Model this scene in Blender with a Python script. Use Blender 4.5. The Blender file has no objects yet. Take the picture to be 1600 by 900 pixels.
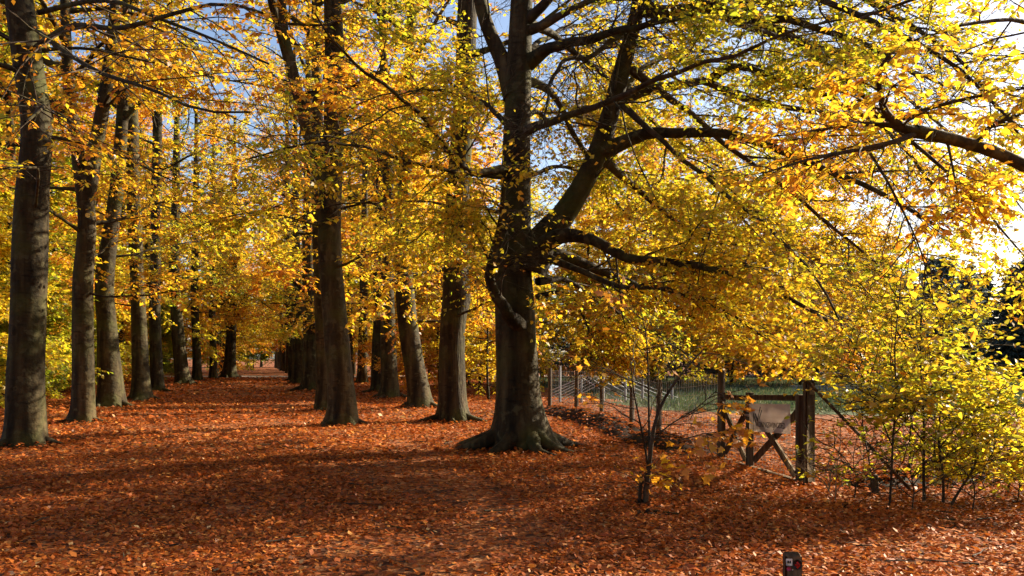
import bpy, math, random
import numpy as np
from mathutils import Vector, Matrix

rng = np.random.default_rng(11)
random.seed(11)
SC = bpy.context.scene
COL = SC.collection
R = math.radians

# ------------------------------------------------------------------ camera
F, HZ, CH = 1333.33, 560.0, 1.6          # focal length in photo pixels, horizon row, eye height
cam = bpy.data.cameras.new('camera'); camo = bpy.data.objects.new('camera', cam); COL.objects.link(camo)
camo.location = (0, 0, CH); camo.rotation_euler = (R(90), 0, 0)
cam.sensor_width = 36; cam.lens = 30.0; cam.shift_y = (HZ-450)/1600
cam.clip_start = 0.1; cam.clip_end = 3000
SC.camera = camo

# ------------------------------------------------------------------ sky, sun, exposure
SUN_AZ, SUN_EL = 58.0, 25.0               # azimuth to the right of the view direction
w = bpy.data.worlds.new('World'); SC.world = w; w.use_nodes = True
nt = w.node_tree; bg = nt.nodes['Background']
sky = nt.nodes.new('ShaderNodeTexSky'); sky.sky_type = 'NISHITA'; sky.sun_disc = False
sky.sun_elevation = R(SUN_EL); sky.sun_rotation = R(SUN_AZ)
sky.air_density = .8; sky.dust_density = 1.5; sky.ozone_density = 1.0
nt.links.new(sky.outputs['Color'], bg.inputs['Color']); bg.inputs['Strength'].default_value = 0.072
sun = bpy.data.lights.new('sun', 'SUN'); suno = bpy.data.objects.new('sun', sun); COL.objects.link(suno)
sun.energy = 5.0; sun.angle = R(0.5); sun.color = (1.0, 0.84, 0.6)
_sd = Vector((math.sin(R(SUN_AZ))*math.cos(R(SUN_EL)), math.cos(R(SUN_AZ))*math.cos(R(SUN_EL)), math.sin(R(SUN_EL))))
suno.rotation_euler = (-_sd).to_track_quat('-Z', 'Y').to_euler(); suno.location = _sd*60
vs = SC.view_settings; vs.view_transform = 'Standard'; vs.look = 'None'; vs.gamma = 1; vs.use_curve_mapping = False
vs.exposure = 1.68
cy = SC.cycles
cy.use_denoising = True; cy.max_bounces = 12; cy.diffuse_bounces = 6; cy.transmission_bounces = 10
cy.glossy_bounces = 2; cy.sample_clamp_indirect = 6.0; cy.caustics_reflective = False; cy.caustics_refractive = False

# ------------------------------------------------------------------ helpers
def nrm(a): return a/np.maximum(np.linalg.norm(a, axis=-1, keepdims=True), 1e-9)
def P(px, py, Y): return np.array([(px-800)/F*Y, Y, CH-(py-HZ)/F*Y])
def dist(py): return CH*F/(py-HZ)
def G(px, py):
    Y = dist(py); return (px-800)/F*Y, Y
def smooth(x, y, seed, f):
    r = np.random.default_rng(seed); s = 0
    for i in range(5):
        a = r.uniform(0, 2*math.pi); k = f*r.uniform(.6, 1.7)
        s = s+np.sin((x*math.cos(a)+y*math.sin(a))*k+r.uniform(0, 6.28))
    return s/3.2
def smooth3(p, seed, f):
    r = np.random.default_rng(seed); s = 0
    for i in range(6):
        d = nrm(r.normal(size=3))*f*r.uniform(.6, 1.6)
        s = s+np.sin(p@d+r.uniform(0, 6.28))
    return s/3.4
def gh(x, y):
    x = np.asarray(x, float); y = np.asarray(y, float)
    return .035*smooth(x, y, 3, .7)+.02*smooth(x, y, 4, 2.0)
def tag(o, label, cat, group=None):
    o['label'] = label; o['category'] = cat
    if group: o['group'] = group
    return o
def empty(name, loc, rz=0):
    o = bpy.data.objects.new(name, None); COL.objects.link(o); o.location = loc; o.rotation_euler = (0, 0, rz)
    o.empty_display_size = .3
    return o
def link(name, me, parent=None, kind=None):
    o = bpy.data.objects.new(name, me); COL.objects.link(o)
    if parent is not None: o.parent = parent
    if kind: o['kind'] = kind
    return o
def mesh(name, V, Fc, mat, tint=None, smooth_=False):
    """V (n,3), Fc list of face arrays (each (m,k)) -> mesh data"""
    if isinstance(Fc, np.ndarray): Fc = [Fc]
    me = bpy.data.meshes.new(name)
    V = np.ascontiguousarray(V, np.float32)
    me.vertices.add(len(V)); me.vertices.foreach_set('co', V.ravel())
    lv = np.concatenate([f.ravel() for f in Fc]).astype(np.int32)
    sz = np.concatenate([np.full(len(f), f.shape[1], np.int32) for f in Fc])
    st = np.concatenate([[0], np.cumsum(sz)[:-1]]).astype(np.int32)
    me.loops.add(len(lv)); me.loops.foreach_set('vertex_index', lv)
    me.polygons.add(len(sz)); me.polygons.foreach_set('loop_start', st)
    if smooth_: me.polygons.foreach_set('use_smooth', np.ones(len(sz), bool))
    if tint is not None:
        a = me.attributes.new('tint', 'FLOAT', 'FACE'); a.data.foreach_set('value', np.ascontiguousarray(tint, np.float32))
    me.update(calc_edges=True); me.validate(verbose=False)
    me.materials.append(mat)
    return me
class MB:
    """collects boxes / bars / tubes into one mesh"""
    def __init__(s): s.V = []; s.F = []; s.n = 0
    def add(s, V, Fc):
        V = np.asarray(V, float); s.V.append(V); s.F.append(np.asarray(Fc, int)+s.n); s.n += len(V); return s
    def box(s, c, size, ax=None, bev=0.0):
        """bevelled box; ax = 3x3 rows are local axes"""
        h = np.array(size)/2; b = min(bev, h.min()*.8)
        if ax is None: ax = np.eye(3)
        if b <= 0:
            L = np.array([[x, y, z] for z in (-1, 1) for y in (-1, 1) for x in (-1, 1)])*h
            s.add(L@ax+np.array(c), [[0, 2, 3, 1], [4, 5, 7, 6], [0, 1, 5, 4], [2, 6, 7, 3], [0, 4, 6, 2], [1, 3, 7, 5]])
            return s
        V = []; idx = {}
        for sx in (-1, 1):
            for sy in (-1, 1):
                for sz in (-1, 1):
                    for a in range(3):
                        v = np.array([sx, sy, sz])*h; o = np.array([sx, sy, sz])*b
                        for q in range(3):
                            if q != a: v[q] -= o[q]
                        idx[(sx, sy, sz, a)] = len(V); V.append(v)
        Fq = []; Ft = []
        for a in range(3):
            b1, b2 = (a+1) % 3, (a+2) % 3
            for sg in (-1, 1):
                q = []
                for u, v_ in ((-1, -1), (1, -1), (1, 1), (-1, 1)):
                    k = [0, 0, 0]; k[a] = sg; k[b1] = u; k[b2] = v_; q.append(idx[(*k, a)])
                Fq.append(q if sg > 0 else q[::-1])
            for u in (-1, 1):
                for v_ in (-1, 1):
                    k0 = [0, 0, 0]; k1 = [0, 0, 0]; k0[b1] = k1[b1] = u; k0[b2] = k1[b2] = v_; k0[a] = -1; k1[a] = 1
                    Fq.append([idx[(*k0, b1)], idx[(*k1, b1)], idx[(*k1, b2)], idx[(*k0, b2)]])
        for sx in (-1, 1):
            for sy in (-1, 1):
                for sz in (-1, 1):
                    q = [idx[(sx, sy, sz, a)] for a in range(3)]; Ft.append(q+[q[2]])
        V = np.array(V); s.add(V@ax+np.array(c), Fq); n0 = s.n-len(V)
        s.F.append(np.array(Ft)+n0)
        return s
    def bar(s, a, b, w_, d, bev=.006, up=(0, 0, 1)):
        a = np.array(a, float); b = np.array(b, float); t = nrm(b-a); u = nrm(np.cross(t, np.array(up, float)))
        v = np.cross(u, t)
        s.box((a+b)/2, (np.linalg.norm(b-a), w_, d), np.array([t, u, v]), bev); return s
    def tube(s, pts, rad, sides=8, cap=True):
        V, Fq = tubes(np.array(pts, float)[None], np.asarray(rad, float)[None], sides)
        s.add(V, Fq)
        if cap:
            n = len(pts); base = s.n-len(V)
            for ring, p in ((0, pts[0]), (n-1, pts[-1])):
                s.V.append(np.array([p], float)); ci = s.n; s.n += 1
                ii = base+ring*sides+np.arange(sides); jj = base+ring*sides+(np.arange(sides)+1) % sides
                s.F.append(np.stack([ii, jj, np.full(sides, ci), np.full(sides, ci)], 1))
        return s
    def build(s, name, mat, parent=None, kind=None, smooth_=False):
        Fc = np.concatenate(s.F); tri = Fc[:, 2] == Fc[:, 3]
        L = [Fc[~tri]] if (~tri).any() else []
        if tri.any(): L.append(Fc[tri][:, :3])
        return link(name, mesh(name, np.concatenate(s.V), L, mat, smooth_=smooth_), parent, kind)
def tubes(Pp, Rr, sides):
    """Pp (m,n,3) polylines, Rr (m,n) radii -> vertices, quads"""
    m, n, _ = Pp.shape
    T = np.gradient(Pp, axis=1); T = nrm(T)
    avg = nrm(Pp[:, -1]-Pp[:, 0]+1e-6)
    ref = np.where(np.abs(avg[:, 2:3]) > .8, np.array([[1., 0, 0]]), np.array([[0, 0, 1.]]))[:, None, :]
    U = nrm(np.cross(T, ref)); W = np.cross(T, U)
    a = np.arange(sides)*2*math.pi/sides
    ring = U[:, :, None, :]*np.cos(a)[None, None, :, None]+W[:, :, None, :]*np.sin(a)[None, None, :, None]
    V = Pp[:, :, None, :]+ring*Rr[:, :, None, None]
    i = np.arange(m)[:, None, None]*n*sides+np.arange(n-1)[None, :, None]*sides
    k = np.arange(sides)[None, None, :]; k2 = (k+1) % sides
    Q = np.stack([i+k, i+k2, i+sides+k2, i+sides+k], -1).reshape(-1, 4)
    return V.reshape(-1, 3), Q
def catmull(pts, n):
    p = np.array(pts, float)
    if len(p) == 2: return p[0]+(p[1]-p[0])*np.linspace(0, 1, n)[:, None]
    e = np.vstack([2*p[0]-p[1], p, 2*p[-1]-p[-2]])
    seg = np.linalg.norm(np.diff(p[:, :3], axis=0), axis=1); cum = np.concatenate([[0], np.cumsum(seg)]); cum /= cum[-1]
    out = []
    for t in np.linspace(0, 1, n):
        i = min(np.searchsorted(cum, t, 'right')-1, len(p)-2); u = (t-cum[i])/max(cum[i+1]-cum[i], 1e-9)
        a, b, c, d = e[i], e[i+1], e[i+2], e[i+3]
        out.append(.5*((2*b)+(c-a)*u+(2*a-5*b+4*c-d)*u*u+(3*b-a-3*c+d)*u**3))
    return np.array(out)

# ------------------------------------------------------------------ materials
def newmat(name):
    m = bpy.data.materials.new(name); m.use_nodes = True
    return m, m.node_tree.nodes, m.node_tree.links
def ramp(nodes, stops, interp='LINEAR'):
    r = nodes.new('ShaderNodeValToRGB'); cr = r.color_ramp; cr.interpolation = interp
    while len(cr.elements) < len(stops): cr.elements.new(.5)
    for e, (p, c) in zip(cr.elements, stops): e.position = p; e.color = (*c, 1)
    return r
def leafmat(name, stops, trans=.5, tstops=None, gloss=.05):
    m, N, L = newmat(name); out = N['Material Output']; N.remove(N['Principled BSDF'])
    at = N.new('ShaderNodeAttribute'); at.attribute_name = 'tint'
    r1 = ramp(N, stops); r2 = ramp(N, tstops or stops)
    L.new(at.outputs['Fac'], r1.inputs['Fac']); L.new(at.outputs['Fac'], r2.inputs['Fac'])
    d = N.new('ShaderNodeBsdfDiffuse'); t = N.new('ShaderNodeBsdfTranslucent'); mx = N.new('ShaderNodeMixShader')
    mx.inputs['Fac'].default_value = trans
    L.new(r1.outputs['Color'], d.inputs['Color']); L.new(r2.outputs['Color'], t.inputs['Color'])
    L.new(d.outputs[0], mx.inputs[1]); L.new(t.outputs[0], mx.inputs[2])
    g = N.new('ShaderNodeBsdfGlossy'); g.inputs['Roughness'].default_value = .45
    m2 = N.new('ShaderNodeMixShader'); m2.inputs['Fac'].default_value = gloss
    L.new(mx.outputs[0], m2.inputs[1]); L.new(g.outputs[0], m2.inputs[2]); L.new(m2.outputs[0], out.inputs['Surface'])
    return m
LEAF = leafmat('beech_leaf', [(0, (.055, .085, .015)), (.25, (.18, .19, .02)), (.5, (.48, .33, .025)), (.75, (.50, .20, .02)), (1, (.25, .075, .02))], .6,
               [(0, (.20, .32, .02)), (.25, (.55, .56, .03)), (.5, (.92, .66, .03)), (.75, (.92, .42, .025)), (1, (.5, .14, .02))])
DEADLEAF = leafmat('fallen_leaf', [(0, (.10, .04, .018)), (.2, (.22, .07, .02)), (.45, (.36, .085, .018)), (.7, (.50, .155, .025)), (.92, (.56, .27, .07)), (1, (.56, .36, .16))], .25, gloss=.025)
CONIFER = leafmat('hazed_conifer_needles', [(0, (.06, .095, .095)), (.5, (.11, .15, .14)), (1, (.2, .2, .11))], .5, gloss=.02)  # needle colour lifted and blued: distance haze is mixed into it
def barkmat(name, c1, c2, c3, ridged=False):
    m, N, L = newmat(name); b = N['Principled BSDF']; b.inputs['Roughness'].default_value = .85
    b.inputs['Specular IOR Level'].default_value = .2
    tc = N.new('ShaderNodeTexCoord'); mp = N.new('ShaderNodeMapping'); mp.inputs['Scale'].default_value = (5, 5, .9)
    L.new(tc.outputs['Object'], mp.inputs['Vector'])
    n1 = N.new('ShaderNodeTexNoise'); n1.inputs['Scale'].default_value = 1.0; n1.inputs['Detail'].default_value = 6; n1.inputs['Roughness'].default_value = .65
    L.new(mp.outputs[0], n1.inputs['Vector'])
    r1 = ramp(N, [(.34, c1), (.5, c2), (.68, c3)]); L.new(n1.outputs['Fac'], r1.inputs['Fac'])
    # dark blotches and scars
    mp2 = N.new('ShaderNodeMapping'); mp2.inputs['Scale'].default_value = (2.0, 2.0, 8.5); L.new(tc.outputs['Object'], mp2.inputs['Vector'])
    n2 = N.new('ShaderNodeTexNoise'); n2.inputs['Scale'].default_value = 1.6; n2.inputs['Detail'].default_value = 5; L.new(mp2.outputs[0], n2.inputs['Vector'])
    r2 = ramp(N, [(.30, (.25, .25, .25)), (.42, (1, 1, 1))]); L.new(n2.outputs['Fac'], r2.inputs['Fac'])
    mu = N.new('ShaderNodeMix'); mu.data_type = 'RGBA'; mu.blend_type = 'MULTIPLY'; mu.inputs['Factor'].default_value = .8
    L.new(r1.outputs['Color'], mu.inputs['A']); L.new(r2.outputs['Color'], mu.inputs['B'])
    # scattered branch scars
    mp6 = N.new('ShaderNodeMapping'); mp6.inputs['Scale'].default_value = (2.2, 2.2, 1.7); L.new(tc.outputs['Object'], mp6.inputs['Vector'])
    v6 = N.new('ShaderNodeTexVoronoi'); v6.inputs['Scale'].default_value = 1.0; L.new(mp6.outputs[0], v6.inputs['Vector'])
    r6 = ramp(N, [(.05, (.25, .22, .2)), (.13, (.5, .46, .4)), (.17, (1.25, 1.2, 1.1)), (.24, (1, 1, 1))]); L.new(v6.outputs['Distance'], r6.inputs['Fac'])
    mu6 = N.new('ShaderNodeMix'); mu6.data_type = 'RGBA'; mu6.blend_type = 'MULTIPLY'; mu6.inputs['Factor'].default_value = .8
    L.new(mu.outputs['Result'], mu6.inputs['A']); L.new(r6.outputs['Color'], mu6.inputs['B']); mu = mu6
    # rain streaks down the stem
    mp5 = N.new('ShaderNodeMapping'); mp5.inputs['Scale'].default_value = (6, 6, .5); L.new(tc.outputs['Object'], mp5.inputs['Vector'])
    n5 = N.new('ShaderNodeTexNoise'); n5.inputs['Scale'].default_value = 1.0; n5.inputs['Detail'].default_value = 4; L.new(mp5.outputs[0], n5.inputs['Vector'])
    r5 = ramp(N, [(.42, (.35, .33, .3)), (.56, (1, 1, 1))]); L.new(n5.outputs['Fac'], r5.inputs['Fac'])
    mu5 = N.new('ShaderNodeMix'); mu5.data_type = 'RGBA'; mu5.blend_type = 'MULTIPLY'; mu5.inputs['Factor'].default_value = .55
    L.new(mu.outputs['Result'], mu5.inputs['A']); L.new(r5.outputs['Color'], mu5.inputs['B']); mu = mu5
    n7 = N.new('ShaderNodeTexNoise'); n7.inputs['Scale'].default_value = 5.5; n7.inputs['Detail'].default_value = 6; L.new(tc.outputs['Object'], n7.inputs['Vector'])
    r7 = ramp(N, [(.58, (0, 0, 0)), (.66, (.6, .6, .6))]); L.new(n7.outputs['Fac'], r7.inputs['Fac'])
    m7 = N.new('ShaderNodeMix'); m7.data_type = 'RGBA'; L.new(r7.outputs['Color'], m7.inputs['Factor']); L.new(mu.outputs['Result'], m7.inputs['A']); m7.inputs['B'].default_value = (.095, .084, .042, 1)
    oi = N.new('ShaderNodeObjectInfo'); mr = N.new('ShaderNodeMapRange'); mr.inputs['To Min'].default_value = .75; mr.inputs['To Max'].default_value = 1.3; L.new(oi.outputs['Random'], mr.inputs['Value'])
    m8 = N.new('ShaderNodeMix'); m8.data_type = 'RGBA'; m8.blend_type = 'MULTIPLY'; m8.inputs['Factor'].default_value = 1.0
    L.new(m7.outputs['Result'], m8.inputs['A']); L.new(mr.outputs['Result'], m8.inputs['B']); mu = m8
    # algae and moss patches
    n3 = N.new('ShaderNodeTexNoise'); n3.inputs['Scale'].default_value = 1.3; n3.inputs['Detail'].default_value = 4; L.new(tc.outputs['Object'], n3.inputs['Vector'])
    r3 = ramp(N, [(.5, (0, 0, 0)), (.68, (1, 1, 1))]); L.new(n3.outputs['Fac'], r3.inputs['Fac'])
    m3 = N.new('ShaderNodeMix'); m3.data_type = 'RGBA'
    fm = N.new('ShaderNodeMath'); fm.operation = 'MULTIPLY'; fm.inputs[1].default_value = .7; L.new(r3.outputs['Color'], fm.inputs[0])
    L.new(fm.outputs[0], m3.inputs['Factor']); L.new(mu.outputs['Result'], m3.inputs['A']); m3.inputs['B'].default_value = (.06, .066, .016, 1)
    L.new(m3.outputs['Result'], b.inputs['Base Color'])
    bp = N.new('ShaderNodeBump'); bp.inputs['Strength'].default_value = .8; bp.inputs['Distance'].default_value = .045
    n4 = N.new('ShaderNodeTexNoise'); n4.inputs['Detail'].default_value = 8
    mp4 = N.new('ShaderNodeMapping'); mp4.inputs['Scale'].default_value = (16, 16, 1.6) if ridged else (5, 5, 6.5)
    n4.inputs['Scale'].default_value = 1.5
    L.new(tc.outputs['Object'], mp4.inputs['Vector']); L.new(mp4.outputs[0], n4.inputs['Vector'])
    L.new(n4.outputs['Fac'], bp.inputs['Height']); L.new(bp.outputs[0], b.inputs['Normal'])
    if ridged: bp.inputs['Strength'].default_value = 1.0; bp.inputs['Distance'].default_value = .06
    return m
BARK = barkmat('beech_bark', (.015, .011, .005), (.038, .028, .0125), (.085, .065, .03))
BARK2 = barkmat('ridged_bark', (.014, .0095, .005), (.037, .027, .013), (.076, .056, .029), True)
TWIG = barkmat('twig_bark', (.028, .02, .014), (.05, .036, .024), (.08, .06, .04))
def woodmat(name, c1, c2, c3, sc=(3, 3, 40)):
    m, N, L = newmat(name); b = N['Principled BSDF']; b.inputs['Roughness'].default_value = .85; b.inputs['Specular IOR Level'].default_value = .12
    tc = N.new('ShaderNodeTexCoord'); mp = N.new('ShaderNodeMapping'); mp.inputs['Scale'].default_value = sc
    L.new(tc.outputs['Object'], mp.inputs['Vector'])
    n = N.new('ShaderNodeTexNoise'); n.inputs['Scale'].default_value = 1.0; n.inputs['Detail'].default_value = 7; L.new(mp.outputs[0], n.inputs['Vector'])
    r = ramp(N, [(.3, c1), (.5, c2), (.72, c3)]); L.new(n.outputs['Fac'], r.inputs['Fac']); L.new(r.outputs['Color'], b.inputs['Base Color'])
    bp = N.new('ShaderNodeBump'); bp.inputs['Strength'].default_value = .5; bp.inputs['Distance'].default_value = .01
    L.new(n.outputs['Fac'], bp.inputs['Height']); L.new(bp.outputs[0], b.inputs['Normal'])
    return m
DARKWOOD = woodmat('weathered_dark_wood', (.035, .024, .016), (.085, .058, .036), (.15, .11, .07), (22, 22, 2.2))
PALEWOOD = woodmat('pale_post_wood', (.13, .085, .05), (.25, .17, .10), (.34, .25, .16), (20, 20, 2))
GREYWOOD = woodmat('grey_weathered_wood', (.10, .10, .105), (.19, .19, .2), (.28, .28, .29), (20, 20, 2))
SOIL = woodmat('dark_humus_soil', (.008, .005, .0035), (.018, .01, .006), (.045, .018, .008), (9, 9, 9))
def plain(name, c, rough=.6, metal=0.0):
    m, N, L = newmat(name); b = N['Principled BSDF']; b.inputs['Roughness'].default_value = rough; b.inputs['Metallic'].default_value = metal
    n = N.new('ShaderNodeTexNoise'); n.inputs['Scale'].default_value = 30; n.inputs['Detail'].default_value = 5
    r = ramp(N, [(.3, tuple(x*.75 for x in c)), (.7, tuple(min(1, x*1.1) for x in c))]); L.new(n.outputs['Fac'], r.inputs['Fac'])
    L.new(r.outputs['Color'], b.inputs['Base Color'])
    return m
WIRE = plain('galvanised_wire', (.35, .35, .34), .45, .6)
CORD = plain('white_cord', (.72, .74, .76), .6)
INK = plain('black_ink', (.012, .011, .01), .6)
WHITE = plain('white_plate', (.62, .6, .58), .5)
BLACK = plain('black_disc', (.012, .012, .013), .5)
RED = plain('red_paint', (.45, .02, .025), .5)
MAGENTA = plain('magenta_paint', (.30, .015, .10), .5)
STEEL = plain('steel', (.5, .5, .5), .3, .9)
def groundmat():
    m, N, L = newmat('leaf_covered_ground'); b = N['Principled BSDF']; b.inputs['Roughness'].default_value = .9; b.inputs['Specular IOR Level'].default_value = .15
    tc = N.new('ShaderNodeTexCoord')
    v = N.new('ShaderNodeTexVoronoi'); v.inputs['Scale'].default_value = 13; v.inputs['Randomness'].default_value = 1
    n0 = N.new('ShaderNodeTexNoise'); n0.inputs['Scale'].default_value = 7; n0.inputs['Detail'].default_value = 3
    ad = N.new('ShaderNodeMixRGB'); ad.inputs['Fac'].default_value = .12
    L.new(tc.outputs['Object'], n0.inputs['Vector']); L.new(tc.outputs['Object'], ad.inputs[1]); L.new(n0.outputs['Color'], ad.inputs[2]); L.new(ad.outputs[0], v.inputs['Vector'])
    sp = N.new('ShaderNodeSeparateColor'); L.new(v.outputs['Color'], sp.inputs[0])
    r = ramp(N, [(0, (.07, .03, .016)), (.3, (.15, .05, .02)), (.55, (.27, .075, .02)), (.8, (.36, .12, .03)), (1, (.42, .2, .08))])
    L.new(sp.outputs[0], r.inputs['Fac'])
    n1 = N.new('ShaderNodeTexNoise'); n1.inputs['Scale'].default_value = .35; n1.inputs['Detail'].default_value = 5; L.new(tc.outputs['Object'], n1.inputs['Vector'])
    r1 = ramp(N, [(.35, (.55, .5, .5)), (.6, (1, 1, 1))]); L.new(n1.outputs['Fac'], r1.inputs['Fac'])
    mu = N.new('ShaderNodeMix'); mu.data_type = 'RGBA'; mu.blend_type = 'MULTIPLY'; mu.inputs['Factor'].default_value = .8
    L.new(r.outputs['Color'], mu.inputs['A']); L.new(r1.outputs['Color'], mu.inputs['B']); L.new(mu.outputs['Result'], b.inputs['Base Color'])
    bp = N.new('ShaderNodeBump'); bp.inputs['Strength'].default_value = .8; bp.inputs['Distance'].default_value = .05
    L.new(v.outputs['Distance'], bp.inputs['Height']); L.new(bp.outputs[0], b.inputs['Normal'])
    return m
GROUND = groundmat()
def noisemat(name, stops, sc, rough=.9):
    m, N, L = newmat(name); b = N['Principled BSDF']; b.inputs['Roughness'].default_value = rough; b.inputs['Specular IOR Level'].default_value = .15
    tc = N.new('ShaderNodeTexCoord'); n = N.new('ShaderNodeTexNoise'); n.inputs['Scale'].default_value = sc; n.inputs['Detail'].default_value = 8; n.inputs['Roughness'].default_value = .7
    L.new(tc.outputs['Object'], n.inputs['Vector'])
    r = ramp(N, stops); L.new(n.outputs['Fac'], r.inputs['Fac']); L.new(r.outputs['Color'], b.inputs['Base Color'])
    bp = N.new('ShaderNodeBump'); bp.inputs['Strength'].default_value = .5; L.new(n.outputs['Fac'], bp.inputs['Height']); L.new(bp.outputs[0], b.inputs['Normal'])
    return m
MEADOW = noisemat('meadow_grass_soil', [(.3, (.03, .05, .018)), (.5, (.055, .085, .028)), (.7, (.13, .115, .05))], 3)
LANE = noisemat('sandy_lane', [(.3, (.22, .19, .17)), (.6, (.36, .32, .29))], 2)
GRASS = leafmat('grass_blade', [(0, (.03, .06, .028)), (.6, (.075, .11, .045)), (1, (.22, .19, .09))], .3)
def signmat():
    m, N, L = newmat('translucent_banner'); out = N['Material Output']; N.remove(N['Principled BSDF'])
    d = N.new('ShaderNodeBsdfDiffuse'); t = N.new('ShaderNodeBsdfTranslucent'); mx = N.new('ShaderNodeMixShader'); mx.inputs['Fac'].default_value = .5
    n = N.new('ShaderNodeTexNoise'); n.inputs['Scale'].default_value = 4; n.inputs['Detail'].default_value = 6
    r = ramp(N, [(.3, (.50, .42, .36)), (.7, (.68, .60, .53))]); L.new(n.outputs['Fac'], r.inputs['Fac'])
    L.new(r.outputs['Color'], d.inputs['Color']); L.new(r.outputs['Color'], t.inputs['Color'])
    L.new(d.outputs[0], mx.inputs[1]); L.new(t.outputs[0], mx.inputs[2]); L.new(mx.outputs[0], out.inputs['Surface'])
    return m
BANNER = signmat()

# ------------------------------------------------------------------ setting
def axis_lines(segs):
    out = []
    for a, b, st in segs: out.append(np.arange(a, b, st))
    return np.concatenate(out+[[segs[-1][1]]])
xs = axis_lines([(-900, -120, 60), (-120, -30, 5), (-30, 14, .3), (14, 60, 3), (60, 900, 60)])
ys = axis_lines([(-300, -20, 40), (-20, 2, 1.5), (2, 34, .3), (34, 80, 1.2), (80, 200, 8), (200, 1800, 160)])
def sheet(name, xs, ys, mat, z=0, kind='structure', mask=None):
    X, Yv = np.meshgrid(xs, ys); Z = gh(X, Yv)+z
    n = len(xs); i = (np.arange(len(ys)-1)[:, None]*n+np.arange(n-1)[None]).ravel()
    Q = np.stack([i, i+1, i+n+1, i+n], 1)
    if mask is not None:
        c = (np.stack([X, Yv], -1).reshape(-1, 2)[Q]).mean(1); Q = Q[mask(c[:, 0], c[:, 1])]
    V = np.stack([X, Yv, Z], -1).reshape(-1, 3)
    used = np.unique(Q); re = np.zeros(len(V), int); re[used] = np.arange(len(used))
    return link(name, mesh(name, V[used], re[Q], mat, smooth_=True), None, kind)
ground = sheet('ground', xs, ys, GROUND)
def fence_x(y):   # fence line from the wood edge to the gate and beyond
    return np.interp(y, [0, 11.2, 13.8, 16.7, 19.7, 22.5, 23.7, 25.7, 40, 120], [6.5, 3.83, 3.37, 2.87, 2.74, 2.36, 1.9, 1.3, -1, -6])
meadow = sheet('meadow', axis_lines([(-6, 60, .6), (60, 400, 20)]), axis_lines([(19, 60, .6), (60, 76, 2)]), MEADOW, .006,
               mask=lambda x, y: (x > fence_x(y)+3.2+.9*smooth(x, y, 9, .8)) & (y > 25+1.8*smooth(x, y, 8, .5)))
AV = -.300   # avenue heading: dx per dy
lane = sheet('lane', axis_lines([(-70, 4, 1.0)]), np.linspace(72, 79, 8), LANE, .012, mask=lambda x, y: np.abs(y-75.5) < 3.2+.3*np.sin(x))

def leafquads(B, D, Nn, Ln, wr=.68, curl=.12):
    """diamond leaves: base B, direction D, normal Nn, length Ln -> verts, quads"""
    D = nrm(D); S = nrm(np.cross(D, Nn)); Nn = np.cross(S, D); L1 = Ln[:, None]
    v0 = B; v2 = B+D*L1-Nn*L1*curl
    mid = B+D*L1*.45; v1 = mid+S*L1*wr/2+Nn*L1*.06; v3 = mid-S*L1*wr/2+Nn*L1*.06
    V = np.stack([v0, v1, v2, v3], 1).reshape(-1, 3)
    Q = np.arange(len(B)*4).reshape(-1, 4)
    return V, Q
def leafhex(B, D, Nn, Ln, wr=.6, curl=.15):
    D = nrm(D); S = nrm(np.cross(D, Nn)); Nn = np.cross(S, D); L1 = Ln[:, None]
    up = Nn*L1*.08
    vs_ = [B, B+D*L1*.3+S*L1*wr*.46+up, B+D*L1*.68+S*L1*wr*.36+up*.6-Nn*L1*curl*.4, B+D*L1-Nn*L1*curl,
           B+D*L1*.68-S*L1*wr*.36+up*.6-Nn*L1*curl*.4, B+D*L1*.3-S*L1*wr*.46+up]
    V = np.stack(vs_, 1).reshape(-1, 3); i = np.arange(len(B))*6
    Q = np.concatenate([np.stack([i, i+1, i+2, i+3], 1), np.stack([i, i+3, i+4, i+5], 1)])
    return V, Q
def unit_leaf(name, mat, t, lobed=False):
    B = np.zeros((1, 3)); D = np.array([[0, 1., 0]]); Z = np.array([[0, 0, 1.]])
    if not lobed:
        V, Q = leafhex(B, D, Z, np.ones(1)); return mesh(name, V, Q, mat, np.full(len(Q), t))
    out = [(0, 0), (.18, .02), (.48, .10), (.30, .28), (.55, .55), (.26, .58), (.16, .72), (0, 1.0)]
    right = [(x, y) for x, y in out]; left = [(-x, y) for x, y in out[1:-1]][::-1]
    pts = right+left; n = len(pts)
    V = np.array([[x, y, .10*abs(x)-.14*y*y] for x, y in pts]+[[0, .45, -.02]])
    Q = np.array([[i, (i+1) % n, n] for i in range(n)])
    return mesh(name, V, Q, mat, np.full(n, t))
TINTS = [.12, .28, .42, .52, .62, .75, .88]
LEAFM = [unit_leaf('leaf', LEAF, t) for t in TINTS]
MAPLEM = [unit_leaf('leaf', LEAF, t, True) for t in TINTS]
DEADM = [unit_leaf('fallen_leaf', DEADLEAF, t) for t in (.1, .25, .4, .5, .6, .75, .92)]
def leaf_objects(name, meshes, tv, B, D, Nn, Ln, parent, tints):
    pinv = np.array(parent.matrix_basis.to_translation()) if parent is not None else np.zeros(3)
    D = nrm(D); S = nrm(np.cross(D, Nn)); Nn = np.cross(S, D)
    for i in range(len(B)):
        k = int(np.argmin(np.abs(np.array(tv)-tints[i])))
        o = bpy.data.objects.new(name, meshes[k]); COL.objects.link(o)
        M = Matrix.Identity(4); l = float(Ln[i])
        for r in range(3): M[r][0] = S[i, r]*l; M[r][1] = D[i, r]*l; M[r][2] = Nn[i, r]*l; M[r][3] = B[i, r]
        o.parent = parent; o.matrix_basis = M

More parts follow.
